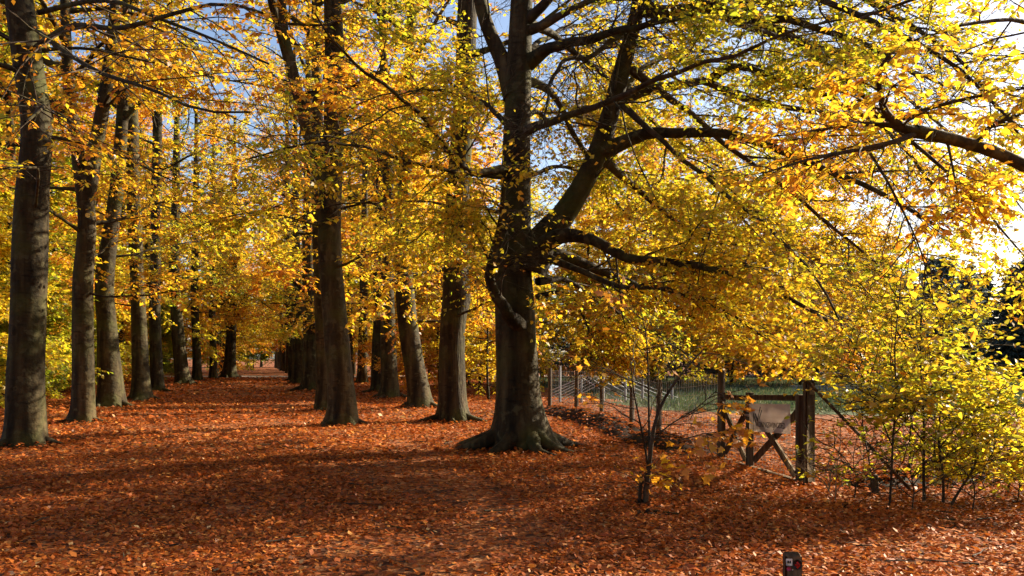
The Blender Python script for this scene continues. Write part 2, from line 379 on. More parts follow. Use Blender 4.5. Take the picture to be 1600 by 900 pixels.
# leaf litter on the wood floor
def litter():
    Bs = []; Ls = []
    def band(y0, y1, dens, ln):
        n = int((y1-y0)*(y0+y1)*.66*dens)
        y = np.sqrt(rng.uniform(y0*y0, y1*y1, n)); x = y*rng.uniform(-.66, .66, n)
        Bs.append(np.stack([x, y], 1)); Ls.append(ln*rng.uniform(.65, 1.25, n))
    band(4.8, 9, 1250, .053); band(9, 14, 680, .062); band(14, 22, 210, .09); band(22, 36, 75, .13); band(36, 70, 16, .22)
    Bq = np.concatenate(Bs); Ln = np.concatenate(Ls)
    keep = ~((Bq[:, 0] > fence_x(Bq[:, 1])+3.0) & (Bq[:, 1] > 22))
    keep &= rng.random(len(Bq)) < np.where((Bq[:, 0] > fence_x(Bq[:, 1])+.5) & (Bq[:, 1] > 12), .5, 1)
    path = np.abs(Bq[:, 0]-(AV*Bq[:, 1]-.2)) < 3.2
    bare = smooth(Bq[:, 0], Bq[:, 1], 31, .55)+.5*smooth(Bq[:, 0], Bq[:, 1], 32, 1.6)
    keep &= rng.random(len(Bq)) < np.where(path & (bare > .35), .35, np.where(bare < -.7, .6, 1))
    Bq = Bq[keep]; Ln = Ln[keep]; n = len(Bq); Ln = Ln*np.where(rng.random(n) < .12, 1.35, .9)
    B = np.stack([Bq[:, 0], Bq[:, 1], gh(Bq[:, 0], Bq[:, 1])+rng.uniform(.006, .035, n)], 1)
    a = rng.uniform(0, 2*math.pi, n); D = np.stack([np.cos(a), np.sin(a), rng.normal(0, .25, n)], 1)
    Nn = nrm(np.stack([rng.normal(0, .48, n), rng.normal(0, .48, n), np.ones(n)], 1))
    t = np.clip(.47+.2*rng.normal(size=n)+.07*smooth(Bq[:, 0], Bq[:, 1], 21, .9), 0, 1)
    big = np.argsort(Bq[:, 1]+ (np.abs(Bq[:, 0]) > Bq[:, 1]*.6)*50+(Bq[:, 1] < 6.35)*50)[:300]
    leaf_objects('fallen_leaf', DEADM, (.1, .25, .4, .5, .6, .75, .92), B[big], D[big], Nn[big], Ln[big]*1.05, ground, t[big])
    m = np.ones(n, bool); m[big] = False
    V, Q = leafquads(B[m], D[m], Nn[m], Ln[m], .62, -.1)
    link('leaf_litter', mesh('leaf_litter', V, Q, DEADLEAF, t[m]), ground, 'stuff')
litter()
def sticks():
    r = np.random.default_rng(71); n = 420; y = np.sqrt(r.uniform(36, 900, n)); x = y*r.uniform(-.62, .62, n); a = r.uniform(0, math.pi, n); L_ = r.uniform(.12, .7, n)*np.where(y > 14, 1.5, 1)
    S = np.stack([x, y, gh(x, y)+.035], 1); D = np.stack([np.cos(a), np.sin(a)*.8, r.normal(0, .04, n)], 1)
    Pp = S[:, None]+D[:, None]*(np.linspace(0, 1, 4)[None, :, None]*L_[:, None, None])+r.normal(0, .012, (n, 4, 3))
    V, Q = tubes(Pp, lin(r.uniform(.004, .011, n), np.full(n, .002), 4), 4); link('fallen_twigs', mesh('fallen_twigs', V, Q, TWIG), ground, 'stuff')

# ------------------------------------------------------------------ tree machinery
def grow(S, D, L, n, wig, trop):
    m = len(S); Pn = np.empty((m, n, 3)); Pn[:, 0] = S; D = nrm(D); st = (L/(n-1))[:, None]
    tr = np.broadcast_to(np.asarray(trop, float), (m,))
    for i in range(1, n):
        D = nrm(D+wig*rng.normal(size=(m, 3))+np.stack([0*tr, 0*tr, tr], 1))
        Pn[:, i] = Pn[:, i-1]+D*st
    return Pn
def kids(Pp, Rr, k, t0, t1, ang, flat):
    m, n, _ = Pp.shape
    t = t0+(t1-t0)*(np.arange(k)[None]+rng.random((m, k)))/k
    f = t*(n-1); i = np.minimum(f.astype(int), n-2); u = (f-i)[..., None]; mi = np.arange(m)[:, None]
    pos = Pp[mi, i]*(1-u)+Pp[mi, i+1]*u; T = nrm(Pp[mi, i+1]-Pp[mi, i])
    rad = Rr[mi, i]*(1-u[..., 0])+Rr[mi, i+1]*u[..., 0]
    U = np.array([0, 0, 1.])+.25*rng.normal(size=T.shape)
    side = nrm(np.cross(T, U)); Nn = np.cross(side, T)
    s = np.where((np.arange(k)[None]+rng.integers(0, 2, (m, 1))) % 2 == 0, 1., -1.)[..., None]
    a = (ang+.18*rng.normal(size=(m, k)))[..., None]; ph = (flat*rng.normal(size=(m, k)))[..., None]
    D = np.cos(a)*T+np.sin(a)*(s*side*np.cos(ph)+Nn*np.sin(ph))
    return pos.reshape(-1, 3), D.reshape(-1, 3), t.ravel(), rad.ravel()
def leaves_on(Tw, k, ln, tilt, t0=.12):
    m, n, _ = Tw.shape
    t = t0+(1-t0)*(np.arange(k)[None]+rng.random((m, k))*.8)/k; t = np.minimum(t, .999)
    f = t*(n-1); i = np.minimum(f.astype(int), n-2); u = (f-i)[..., None]; mi = np.arange(m)[:, None]
    pos = Tw[mi, i]*(1-u)+Tw[mi, i+1]*u; T = nrm(Tw[mi, i+1]-Tw[mi, i])
    side = nrm(np.cross(T, np.array([0, 0, 1.])+.2*rng.normal(size=T.shape))); s = np.where(np.arange(k) % 2 == 0, 1., -1.)[None, :, None]
    D = nrm(.55*T+s*side*.85+.25*rng.normal(size=T.shape)+np.array([0, 0, -.18]))
    Nn = nrm(np.array([0, 0, 1.])+tilt*rng.normal(size=T.shape))
    L_ = ln*rng.uniform(.5, 1.28, (m, k))
    return pos.reshape(-1, 3), D.reshape(-1, 3), Nn.reshape(-1, 3), L_.ravel()
def lin(r0, r1, n): return r0[:, None]+(r1-r0)[:, None]*np.linspace(0, 1, n)[None]
sticks()
def foliage(Lb, Lr, k2, k3, k4, l2, l3, leaf, tilt=.5, droop=-.05, mid=None, t0=.15, wig=.16, twn=3, bias=0.0):
    """limbs Lb (m,n,3), radii Lr (m,n) -> branch tubes, twig tubes, leaves"""
    llen = np.linalg.norm(np.diff(Lb, axis=1), axis=2).sum(1)
    pos, D, t, rad = kids(Lb, Lr, k2, t0, .98, .85, .35)
    pl = np.repeat(llen, k2); D = D+bias*np.array([.55, .75, .25])
    L2 = pl*l2*(1.05-.7*t)*rng.uniform(.6, 1.3, len(t))+.35
    B2 = grow(pos, D, L2, 7, wig, droop); R2 = lin(np.maximum(np.minimum(rad*.45, .02), .006), np.full(len(t), .003), 7)
    parts = [(B2, R2)]
    src, srcr = B2, R2
    if mid:
        pos, D, t, rad = kids(B2, R2, mid, .12, .97, .8, .4)
        L3 = np.repeat(L2, mid)*.5*(1.05-.6*t)*rng.uniform(.6, 1.3, len(t))+.2
        B3 = grow(pos, D, L3, 5, wig, droop); R3 = lin(np.minimum(rad*.6, .006), np.full(len(t), .002), 5)
        parts.append((B3, R3)); src, srcr = B3, R3
    pos, D, t, rad = kids(src, srcr, k3, .1, .99, .75, .3)
    L4 = l3*rng.uniform(.5, 1.3, len(t))
    Tw = grow(pos, D, L4, twn, .12, droop); Tr = lin(np.full(len(t), .0026), np.full(len(t), .0014), twn)
    lv = leaves_on(Tw, k4, leaf, tilt)
    return parts, (Tw, Tr), lv
def tints(pos, mean, sd=.11, seed=5, patch=.14, f=.9):
    return np.clip(mean+sd*1.15*rng.normal(size=len(pos))+patch*1.25*smooth3(pos, seed, f), 0, 1)
def wood_of(parts, tw, sides=4, twscale=1.0):
    Vs, Fs, n = [], [], 0
    for Bp, Rp in parts:
        V, Q = tubes(Bp, Rp, sides); Vs.append(V); Fs.append(Q+n); n += len(V)
    if tw is not None:
        V, Q = tubes(tw[0], tw[1]*twscale, 3); Vs.append(V); Fs.append(Q+n); n += len(V)
    return np.concatenate(Vs), np.concatenate(Fs)
def trunk_mesh(ctrl, rad, seed, sides=22, rows=46, flare=1.0, mat=None, bump=.05, hf=.38):
    """ctrl (k,3) axis points from the ground up, rad (k) radii"""
    r = np.random.default_rng(seed)
    c4 = np.concatenate([np.asarray(ctrl, float), np.asarray(rad, float)[:, None]], 1)
    fine = catmull(c4, 400); z = fine[:, 2]
    top = z.max(); s = np.linspace(0, 1, rows)**1.7
    hz = -.25+s*(top+.25)
    ax = np.stack([np.interp(hz, z, fine[:, k]) for k in range(4)], 1)
    ax[:, 2] = hz
    a = np.arange(sides)*2*math.pi/sides
    lob = np.zeros(sides)
    for k in range(r.integers(5, 8)):
        d = (a-r.uniform(0, 6.28)+math.pi) % (2*math.pi)-math.pi
        lob += r.uniform(.5, 1.2)*np.exp(-(d/.26)**2)
    h = np.maximum(hz, 0)[:, None]
    fl = 1+flare*(.16*np.exp(-h/hf)+.55*np.exp(-h/(hf*.55))*lob[None])+flare*.05*np.exp(-h/1.1)*(1+.8*lob[None])
    pa = np.stack([np.cos(a)[None]*np.ones((rows, 1)), np.sin(a)[None]*np.ones((rows, 1)), hz[:, None]*np.ones((1, sides))*.9], -1)
    nz = 1+bump*smooth3(pa.reshape(-1, 3)*2.0, seed+1, 1.0).reshape(rows, sides)+bump*.6*smooth3(pa.reshape(-1, 3)*4, seed+2, 1.2).reshape(rows, sides)
    rr = ax[:, 3:4]*fl*nz
    V = np.stack([ax[:, 0:1]+np.cos(a)*rr, ax[:, 1:2]+np.sin(a)*rr, hz[:, None]+0*rr], -1).reshape(-1, 3)
    i = np.arange(rows-1)[:, None]*sides; k = np.arange(sides)[None]; k2 = (k+1) % sides
    Q = np.stack([i+k, i+k2, i+sides+k2, i+sides+k], -1).reshape(-1, 4)
    V = np.vstack([V, [[ax[-1, 0], ax[-1, 1], top+.02]]]); l = (rows-1)*sides
    T = np.stack([l+np.arange(sides), l+(np.arange(sides)+1) % sides, np.full(sides, len(V)-1)], 1)
    return mesh('trunk', V, [Q, T], mat or BARK, smooth_=True), (lambda hh: np.stack([np.interp(hh, z, fine[:, k]) for k in range(4)], -1))
def limb_obj(pts, rad, parent, mat=BARK, sides=9, name='limb'):
    V, Q = tubes(np.array(pts)[None], np.array(rad)[None], sides)
    return link(name, mesh(name, V, Q, mat, smooth_=True), parent)
def roots(parent, n, r, seed, mat=BARK, reach=1.2, z=0):
    q = np.random.default_rng(seed); a0 = q.uniform(0, 6.28)
    for i in range(n):
        a = a0+i*2*math.pi/n+q.normal(0, .25); L_ = reach*q.uniform(.6, 1.2); pts = []; rr = []
        for s in np.linspace(0, 1, 9):
            d = r*.9+L_*s; b = a+.35*math.sin(s*3+i)*s
            pts.append((math.cos(b)*d, math.sin(b)*d, .17*r/.4*(1-s)**1.6+.03-.07*s)); rr.append(.11*r/.4*(1-s)**.8+.012)
        limb_obj(pts, rr, parent, mat, 7, 'root')

def px_axis(spec, Y):
    """[(px,py,width px)...] bottom to top at distance Y -> base, local axis points, radii"""
    bx = (spec[0][0]-800)/F*Y; bz = float(gh(bx, Y)); k = Y/F
    pts = []; rd = []
    for px, py, wd in spec:
        p = P(px, py, Y); pts.append((p[0]-bx, 0.0, p[2]-bz)); rd.append(wd*k/2*.88)
    pts[0] = (0, 0, 0)
    return (bx, Y, bz), np.array(pts), np.array(rd)

def avenue_tree(spec, Y, label, seed, mean=.5, group='avenue beeches', nl=18, hmin=2.8, hmax=None, height=17, forks=(), mat=BARK, rt=4,
                k2=11, k3=8, k4=12, leaf=.12, lenr=(2.6, 4.8), azc=None, flare=.75, extra=(), nparts=0, name='beech_tree', dens=1.0, t_sd=.13, low=.55):
    global rng
    rng = np.random.default_rng(seed)
    loc, ax, rd = px_axis(spec, Y)
    if ax[-1, 2] < height:
        d = ax[-1]-ax[-2]; d = d/max(d[2], .1)*.4; hh = height-ax[-1, 2]
        ax = np.vstack([ax, ax[-1]+np.array([d[0]*hh, 0, hh])]); rd = np.append(rd, rd[-1]*.35)
    o = tag(empty(name, loc), label, 'tree', group)
    me, axis = trunk_mesh(ax, rd, seed, mat=mat, flare=flare); link('trunk', me, o)
    if rt: roots(o, rt, rd[0]*.85, seed+5, mat, .85)
    hmax = hmax or height
    h = hmin+(hmax-hmin)*((np.arange(nl)+rng.random(nl))/nl)**1.15
    az = np.arange(nl)*2.4+rng.uniform(0, 6.28)+rng.normal(0, .3, nl)
    if azc is not None: az = np.where(rng.random(nl) < .55, azc+rng.normal(0, .8, nl), az)
    A = axis(h); lower = h < hmin+(hmax-hmin)*.45
    el = np.where(lower, rng.normal(.18, .2, nl), rng.normal(.65, .22, nl))
    D = np.stack([np.cos(az)*np.cos(el), np.sin(az)*np.cos(el), np.sin(el)], 1)
    L_ = rng.uniform(*lenr, nl)*np.where(lower, 1, 1.15)
    S = A[:, :3]+D*A[:, 3:4]*.5
    Lb = grow(S, D, L_, 9, .13, np.where(lower, -.02, .02))
    r0 = np.where(lower, rng.uniform(.025, .05, nl), rng.uniform(.05, .1, nl)); Lr = lin(r0, np.full(nl, .008), 9)
    Lr[:, 0] *= 1.5
    stems = []
    for fk in forks:   # list of px points, depth offset list, radii
        pts = [np.array(P(px, py, Y+dy))-np.array(loc) for px, py, dy in fk[0]]; pl = catmull(pts, 14)
        rr = np.interp(np.linspace(0, 1, 14), np.linspace(0, 1, len(fk[1])), fk[1]); limb_obj(pl, rr, o, mat, 12, 'stem'); stems.append((pl, rr))
        n2 = fk[2] if len(fk) > 2 else 6
        if n2:
            tt = rng.uniform(.3, 1, n2); ii = (tt*13).astype(int); aa = rng.uniform(0, 6.28, n2); ee = rng.normal(.4, .25, n2)
            Dd = np.stack([np.cos(aa)*np.cos(ee), np.sin(aa)*np.cos(ee), np.sin(ee)], 1)
            e = grow(pl[ii], Dd, rng.uniform(*lenr, n2)*.8, 9, .13, 0.); Lb = np.concatenate([Lb, e]); Lr = np.concatenate([Lr, lin(np.full(n2, .035), np.full(n2, .007), 9)])
    for ex in extra:   # traced limbs
        pts = [np.array(P(px, py, yy))-np.array(loc) for px, py, yy in ex[0]]; pl = catmull(pts, 9)
        rr = np.linspace(ex[1], ex[2], 9); Lb = np.concatenate([Lb, pl[None]]); Lr = np.concatenate([Lr, rr[None]])
    for i in range(len(Lb)): limb_obj(catmull(Lb[i], 13), np.interp(np.linspace(0, 1, 13), np.linspace(0, 1, 9), Lr[i]), o, mat, 7)
    parts, tw, lv = foliage(Lb, Lr, k2, k3, k4, .36, .48, leaf, tilt=.38, twn=2)
    V, Q = wood_of(parts, tw); link('twigs', mesh('twigs', V, Q, TWIG), o, 'stuff')
    crown(o, lv, mean, nparts, seed, t_sd, dens*1.35, mins=loc)
    return o
def crown(o, lv, mean, nparts, seed, sd=.1, dens=1.0, mins=(0, 0, 0), hexa=False, meshes=None, patch=.14, clear=None, clump=.7):
    B, D, Nn, Ln = lv
    # gaps: thin the leaves out in clumps
    g = .9*smooth3(B, seed+40, 1.25)+.6*smooth3(B, seed+41, 3.0)
    keep = rng.random(len(B)) < np.clip(dens*(.5+clump*g), .02, 1)
    keep &= (B[:, 2]+mins[2] > .15)
    if clear is not None: keep &= clear(B+np.array(mins))
    B, D, Nn, Ln = B[keep], D[keep], Nn[keep], Ln[keep]
    t = tints(B, mean, sd, seed+9, patch)
    if nparts:
        W = B+np.array(mins); u = W[:, 0]/W[:, 1]*F; v = (W[:, 2]-CH)/W[:, 1]*F
        vis = (np.abs(u) < 800) & (v < 560) & (v > -340) & (W[:, 1] > 1)
        d = np.where(vis, W[:, 1]/Ln, 1e9); big = np.argsort(d)[:nparts]; big = big[d[big] < 1e8]
        leaf_objects('leaf', meshes or LEAFM, TINTS, B[big], D[big], Nn[big], Ln[big], o, t[big])
        m = np.ones(len(B), bool); m[big] = False; B, D, Nn, Ln, t = B[m], D[m], Nn[m], Ln[m], t[m]
    if len(B) == 0: return None
    V, Q = (leafhex if hexa else leafquads)(B, D, Nn, Ln)
    tt = np.concatenate([t, t]) if hexa else t
    return link('crown', mesh('crown', V, Q, LEAF, tt), o, 'stuff')

# ------------------------------------------------------------------ the great beech by the fence
def great_beech():
    global rng
    rng = np.random.default_rng(77)
    Y = 15.2
    spec = [(812, 703, 100), (812, 672, 88), (809, 620, 76), (808, 560, 72), (804, 480, 71), (801, 417, 66), (804, 360, 58), (806, 300, 52), (808, 187, 48), (812, 90, 44),
            (815, 0, 40), (818, -150, 34), (815, -320, 24), (812, -450, 10)]
    loc, ax, rd = px_axis(spec, Y)
    o = tag(empty('great_beech_tree', loc), 'largest beech, forked thick trunk with buttress roots, its golden crown reaching over the gate', 'tree')
    me, axis = trunk_mesh(ax, rd*np.array([.86]+[1]*(len(rd)-1)), 31, 30, 64, 1.0, BARK, .05, .42); link('trunk', me, o)
    roots(o, 9, .5, 8, BARK, 1.0)
    loc = np.array(loc)
    T = []   # traced limbs: points, r0, r1, mature
    def tr(pts, r0, r1): T.append((catmull([np.array(P(*p))-loc for p in pts], 14), np.linspace(r0, r1, 14)))
    tr([(826, 420, 15.2), (850, 370, 15.1), (885, 330, 15.0), (925, 260, 14.8), (950, 190, 14.7), (972, 110, 14.6), (995, 20, 14.5), (1012, -80, 14.4), (1040, -220, 14.2)], .22, .07)
    tr([(806, 150, 15.2), (785, 95, 15.3), (765, 50, 15.3), (750, 0, 15.3), (735, -100, 15.4), (700, -240, 15.6)], .15, .06)
    nstem = 2
    tr([(845, 385, 15.0), (880, 368, 14.7), (930, 372, 14.2), (1000, 398, 13.5), (1080, 400, 12.9), (1180, 430, 12.3), (1300, 490, 11.8)], .115, .02)
    tr([(835, 400, 15.2), (870, 398, 15.4), (910, 412, 15.6), (960, 432, 16), (1040, 470, 16.5), (1150, 520, 17), (1290, 560, 17.5)], .10, .02)
    tr([(935, 240, 14.8), (1000, 215, 14.3), (1100, 213, 13.6), (1165, 228, 13), (1260, 262, 12.5), (1380, 310, 12), (1490, 380, 11.5)], .105, .02)
    tr([(958, 160, 14.7), (1010, 140, 14.9), (1060, 130, 15.2), (1110, 125, 15.5), (1160, 155, 15.8), (1250, 170, 16.2), (1380, 200, 16.8), (1520, 280, 17.3)], .085, .02)
    tr([(1110, 125, 15.5), (1132, 106, 15.3), (1200, 122, 15.0), (1290, 165, 14.6), (1400, 240, 14.2), (1500, 340, 14)], .06, .015)
    tr([(998, 10, 14.5), (1045, 22, 14.2), (1100, 15, 13.8), (1170, 36, 13.4), (1235, 34, 13), (1340, 65, 12.5), (1460, 120, 12)], .10, .02)
    tr([(825, 98, 15.2), (850, 82, 14.9), (880, 75, 14.6), (950, 58, 14), (1020, 40, 13.2), (1100, 20, 12.5)], .10, .03)
    tr([(985, 45, 14.5), (930, 80, 13.9), (870, 105, 13.4), (845, 165, 13), (835, 215, 12.7)], .055, .012)
    tr([(812, 512, 15.05), (797, 492, 14.66), (774, 460, 14.4), (757, 420, 14.2), (763, 375, 14.1), (772, 330, 13.9), (778, 270, 13.6)], .125, .035)
    tr([(795, 262, 15), (735, 265, 14), (690, 205, 13.2), (640, 150, 12.5), (560, 90, 11.7), (515, 20, 11)], .055, .012)
    tr([(795, 275, 15), (735, 275, 14.3), (640, 265, 13.4), (570, 245, 12.7), (480, 240, 12), (390, 265, 11.4)], .04, .01)
    tr([(845, 400, 15.2), (900, 420, 14.6), (960, 455, 14), (1040, 470, 13.4), (1120, 505, 12.8), (1210, 560, 12.2)], .06, .012)
    tr([(840, 440, 15.2), (890, 440, 15.8), (950, 480, 16.6), (1020, 530, 17.2), (1080, 570, 17.8)], .05, .012)
    tr([(838, 465, 15.2), (880, 455, 15), (910, 480, 14.6), (940, 530, 14.2), (960, 580, 13.9)], .04, .01)
    tr([(960, 150, 14.7), (1040, 230, 13.8), (1130, 300, 13), (1220, 370, 12.2), (1300, 470, 11.6), (1350, 560, 11.2)], .05, .01)
    tr([(975, 100, 14.6), (1080, 180, 14.9), (1220, 300, 15.2), (1340, 400, 15.5), (1440, 520, 15.7)], .06, .012)
    tr([(815, 30, 15.2), (870, 60, 16.2), (950, 120, 17.2), (1060, 220, 18.3), (1180, 300, 19.2)], .07, .015)
    tr([(1005, -40, 14.4), (1120, 10, 15), (1250, 60, 15.6), (1400, 100, 16.2), (1560, 160, 16.8)], .08, .015)
    tr([(1012, -90, 14.4), (1120, -60, 13.4), (1240, -20, 12.4), (1360, 30, 11.6), (1480, 100, 11), (1580, 200, 10.6)], .08, .015)
    tr([(935, 240, 14.8), (1020, 320, 15.8), (1130, 400, 16.6), (1260, 470, 17.4), (1400, 530, 18)], .06, .012)
    tr([(800, 200, 15.2), (740, 150, 15.8), (680, 130, 16.4), (620, 140, 17)], .05, .01)
    tr([(800, 330, 15.2), (750, 330, 15.9), (700, 345, 16.4), (650, 380, 16.9)], .035, .01)
    tr([(808, 190, 15.2), (840, 175, 16), (880, 190, 17), (930, 170, 18), (990, 200, 19)], .05, .01)
    tr([(812, 100, 15.2), (850, 60, 16.2), (900, 30, 17.2), (960, 20, 18.2), (1040, 40, 19.2)], .06, .012)
    tr([(806, 300, 15.2), (840, 270, 16), (880, 265, 17), (930, 290, 18), (1000, 330, 18.8)], .05, .01)
    tr([(955, 180, 14.7), (1010, 100, 15.6), (1080, 70, 16.6), (1170, 90, 17.4), (1280, 120, 18)], .06, .012)
    tr([(1012, -90, 14.4), (1150, 0, 13.8), (1300, 110, 13.2), (1430, 230, 12.8), (1540, 330, 12.5), (1610, 420, 12.3)], .07, .012)
    tr([(1005, -40, 14.4), (1160, 40, 15), (1330, 90, 15.8), (1480, 200, 16.4), (1600, 330, 16.8)], .07, .012)
    tr([(1020, -120, 14.4), (1200, -60, 13.4), (1380, 20, 12.6), (1520, 130, 12), (1620, 260, 11.6)], .07, .012)
    # further limbs, all round
    nl = 12; h = rng.uniform(5, 11.5, nl); A = axis(h); az = rng.uniform(-1.2, 1.3, nl); el = rng.normal(.3, .2, nl)
    D = np.stack([np.cos(az)*np.cos(el), np.sin(az)*np.cos(el), np.sin(el)], 1)
    Lg = grow(A[:, :3], D, rng.uniform(4.5, 8, nl), 14, .09, -.03)
    for q in Lg: T.append((q, np.linspace(.07, .012, 14)))
    for i, (pl, rr) in enumerate(T):
        pl = pl.copy()
        if i >= nstem: pl[2:] += np.cumsum(rng.normal(0, .028, (12, 3)), 0)
        T[i] = (pl, rr); r2 = rr.copy(); r2[0] *= 1.6; r2[1] *= 1.3; r2[2] *= 1.1
        limb_obj(catmull(pl, 27), np.interp(np.linspace(0, 1, 27), np.linspace(0, 1, 14), r2), o, BARK if i < 14 else TWIG, 12 if i < nstem else 9, 'stem' if i < nstem else 'limb')
    Lb = np.stack([t[0] for t in T]); Lr = np.stack([t[1] for t in T])
    parts, tw, lv = foliage(Lb, Lr, 14, 7, 10, .34, .42, .09, tilt=.55, droop=-.06, mid=6, t0=.2, twn=2, bias=.5)
    V, Q = wood_of(parts, tw); link('twigs', mesh('twigs', V, Q, TWIG), o, 'stuff')
    # open patches between the sprays, and bare wood along the lower trunk and main stems
    holes = [(P(1440, 370, 14), 1.0), (P(1310, 365, 14.5), .9), (P(1480, 185, 14.5), .7), (P(1250, 70, 14.5), .6), (P(1190, 300, 15), .5), (P(1590, 270, 14), .8), (P(1540, 90, 14), .6), (P(1060, 420, 16), .4)]
    def clear(W):
        k = (W[:, 2] > np.where(W[:, 1] < 14.5, 1.32, 1.15)) & (rng.random(len(W)) > .8*np.clip((W[:, 2]-7.4)/2., 0, 1))
        for c, r_ in holes: k &= (np.linalg.norm((W-c)*np.array([1, .4, 1]), axis=1) > r_*rng.uniform(.55, 1.25, len(W)))
        for t in T[:2]+[(axis(np.linspace(.5, 9, 14))[:, :3], None)]:
            d = np.min(np.linalg.norm((W-loc)[:, None, [0, 2]]-t[0][None][:, :, [0, 2]], axis=2), 1)
            k &= ~((d < .55) & ((W-loc)[:, 1] < 0) & (rng.random(len(W)) < .8))
        return k
    crown(o, lv, .44, 280, 13, .12, .92, mins=loc, patch=.13, clear=clear, clump=.95)
great_beech()

# ------------------------------------------------------------------ avenue trees
k20 = 1.0
avenue_tree([(42, 695, 66), (41, 640, 62), (40, 580, 60), (45, 440, 57), (50, 300, 55), (58, 200, 52), (44, 100, 48), (30, 0, 46), (20, -120, 42)], 15.8,
            'foremost left beech trunk, smooth and sunlit down its right side, at picture edge', 101, .6, nl=15, hmin=5.2, hmax=14, height=18, lenr=(3, 5),
            k2=10, k3=7, k4=11, leaf=.095, nparts=120,
            extra=[([(50, 80, 15.8), (110, 40, 14.6), (180, 45, 13.2), (260, 25, 12), (340, 5, 11), (410, 20, 10.2)], .06, .015),
                   ([(50, 40, 15.8), (100, 80, 14), (170, 120, 12.5), (230, 135, 11.4), (300, 170, 10.5), (390, 175, 9.6)], .05, .012),
                   ([(50, 190, 15.8), (60, 170, 14), (70, 165, 12.2), (60, 175, 10.6), (40, 190, 9.5)], .04, .012),
                   ([(55, 330, 15.8), (60, 270, 14.2), (50, 262, 12.8), (20, 262, 11.6), (-40, 270, 10.8)], .03, .01),
                   ([(60, 20, 15.8), (160, 0, 14), (250, 30, 12.4), (330, 60, 11.2), (420, 100, 10.2)], .05, .012)])
avenue_tree([(130, 662, 38), (130, 600, 37), (130, 440, 34), (136, 350, 30), (128, 280, 27), (115, 200, 21), (107, 130, 19), (103, 50, 17), (100, -60, 14)], 20.9,
            'slender beech splitting into two stems, second from the left edge', 102, .62, nl=14, hmin=3.2, hmax=12, height=15,
            forks=[([(134, 320, 0), (145, 255, 0), (155, 200, 0), (166, 135, 0), (175, 60, .1), (185, -60, .2)], [.20, .17, .15, .12, .09])])
avenue_tree([(172, 637, 46), (172, 600, 42), (166, 500, 34), (163, 440, 32), (172, 370, 28), (182, 300, 24), (190, 200, 20), (196, 60, 16)], 27.7,
            'stout dark beech with spreading root toes, third along the left row', 103, .4, nl=14, hmin=3.5, hmax=15, rt=6)
avenue_tree([(222, 627, 34), (220, 580, 29), (216, 480, 25), (212, 380, 24), (207, 250, 23), (205, 130, 20), (205, 0, 16)], 31.8,
            'straight beech with bare sunlit upper trunk, fourth along the left row', 104, .64, nl=15, hmin=3.0, hmax=17)
avenue_tree([(246, 612, 24), (244, 560, 21), (242, 480, 20), (243, 380, 18), (246, 200, 15)], 41,
            'thin dark beech close behind the fourth of the left row', 105, .34, nl=14, hmin=3.5, hmax=18, height=19, leaf=.12)
avenue_tree([(286, 599, 27), (282, 560, 23), (276, 490, 20), (272, 420, 18), (275, 300, 14)], 54,
            'pale green trunk leaning left, midway down the left row', 106, .36, azc=0.0, nl=20, hmin=3.2, hmax=20, height=21, leaf=.14)
avenue_tree([(308, 595, 17), (307, 540, 14), (304, 460, 13), (306, 300, 10)], 61,
            'narrow dark trunk just beyond the leaning pale one', 107, .58, azc=0.0, nl=19, hmin=3.2, hmax=20, height=21, leaf=.15)
avenue_tree([(333, 592, 14), (333, 540, 12), (331, 460, 11), (333, 300, 9)], 66.5,
            'thin trunk between two thicker ones far along the left row', 108, .5, azc=0.0, nl=19, hmin=3.2, hmax=20, height=21, leaf=.15)
avenue_tree([(358, 589, 24), (360, 550, 19), (362, 500, 17), (364, 420, 14), (366, 300, 10)], 72,
            'dark thick trunk with spread arms at the far left of the lane', 109, .62, azc=0.0, nl=20, hmin=3.4, hmax=21, height=22, leaf=.16,
            forks=[([(361, 510, 0), (372, 488, 0), (385, 462, 0), (396, 430, .5)], [.36, .28, .2, .1]), ([(361, 520, 0), (350, 480, 0), (342, 440, 0)], [.3, .2, .1])])
avenue_tree([(538, 665, 50), (535, 620, 46), (529, 560, 44), (522, 480, 43), (516, 400, 41), (517, 300, 39), (522, 200, 37), (523, 100, 35), (520, 0, 32), (518, -120, 28)], 20.3,
            'tall dark beech standing nearest the avenue right of the path, a side stem forking left', 110, .58, nl=21, hmin=3.4, hmax=17, height=19,
            forks=[([(512, 290, 0), (498, 245, 0), (484, 215, -.1), (466, 150, -.2), (448, 85, -.2), (424, 0, -.3), (405, -80, -.4)], [.19, .15, .12, .10, .07]),
                   ([(472, 170, -.2), (458, 110, -.3), (446, 60, -.4), (440, 0, -.4), (436, -80, -.4)], [.12, .11, .10, .08], 3)])
avenue_tree([(508, 641, 36), (508, 600, 30), (505, 520, 28), (500, 420, 25), (497, 300, 22)], 26.4,
            'trunk mostly hidden behind the tall dark beech by the path', 111, .64, nl=18, hmin=4, hmax=18, height=20)
avenue_tree([(710, 658, 52), (707, 620, 48), (706, 560, 46), (708, 500, 46), (714, 465, 52), (712, 420, 45), (714, 330, 42), (720, 240, 40), (727, 120, 37), (731, 0, 34), (735, -120, 28)], 21.8,
            'thick trunk with vertical ridged bark and a knot, left of the largest beech', 112, .5, nl=23, hmin=2.6, hmax=17, height=19, mat=BARK2, rt=6)
avenue_tree([(656, 637, 42), (652, 600, 38), (641, 530, 37), (634, 470, 34), (630, 400, 29), (631, 320, 25), (634, 240, 23), (640, 100, 20), (644, 0, 17)], 27.7,
            'beech leaning left with brown root sprouts, behind the ridged trunk', 113, .64, nl=22, hmin=2.8, hmax=18, height=20)
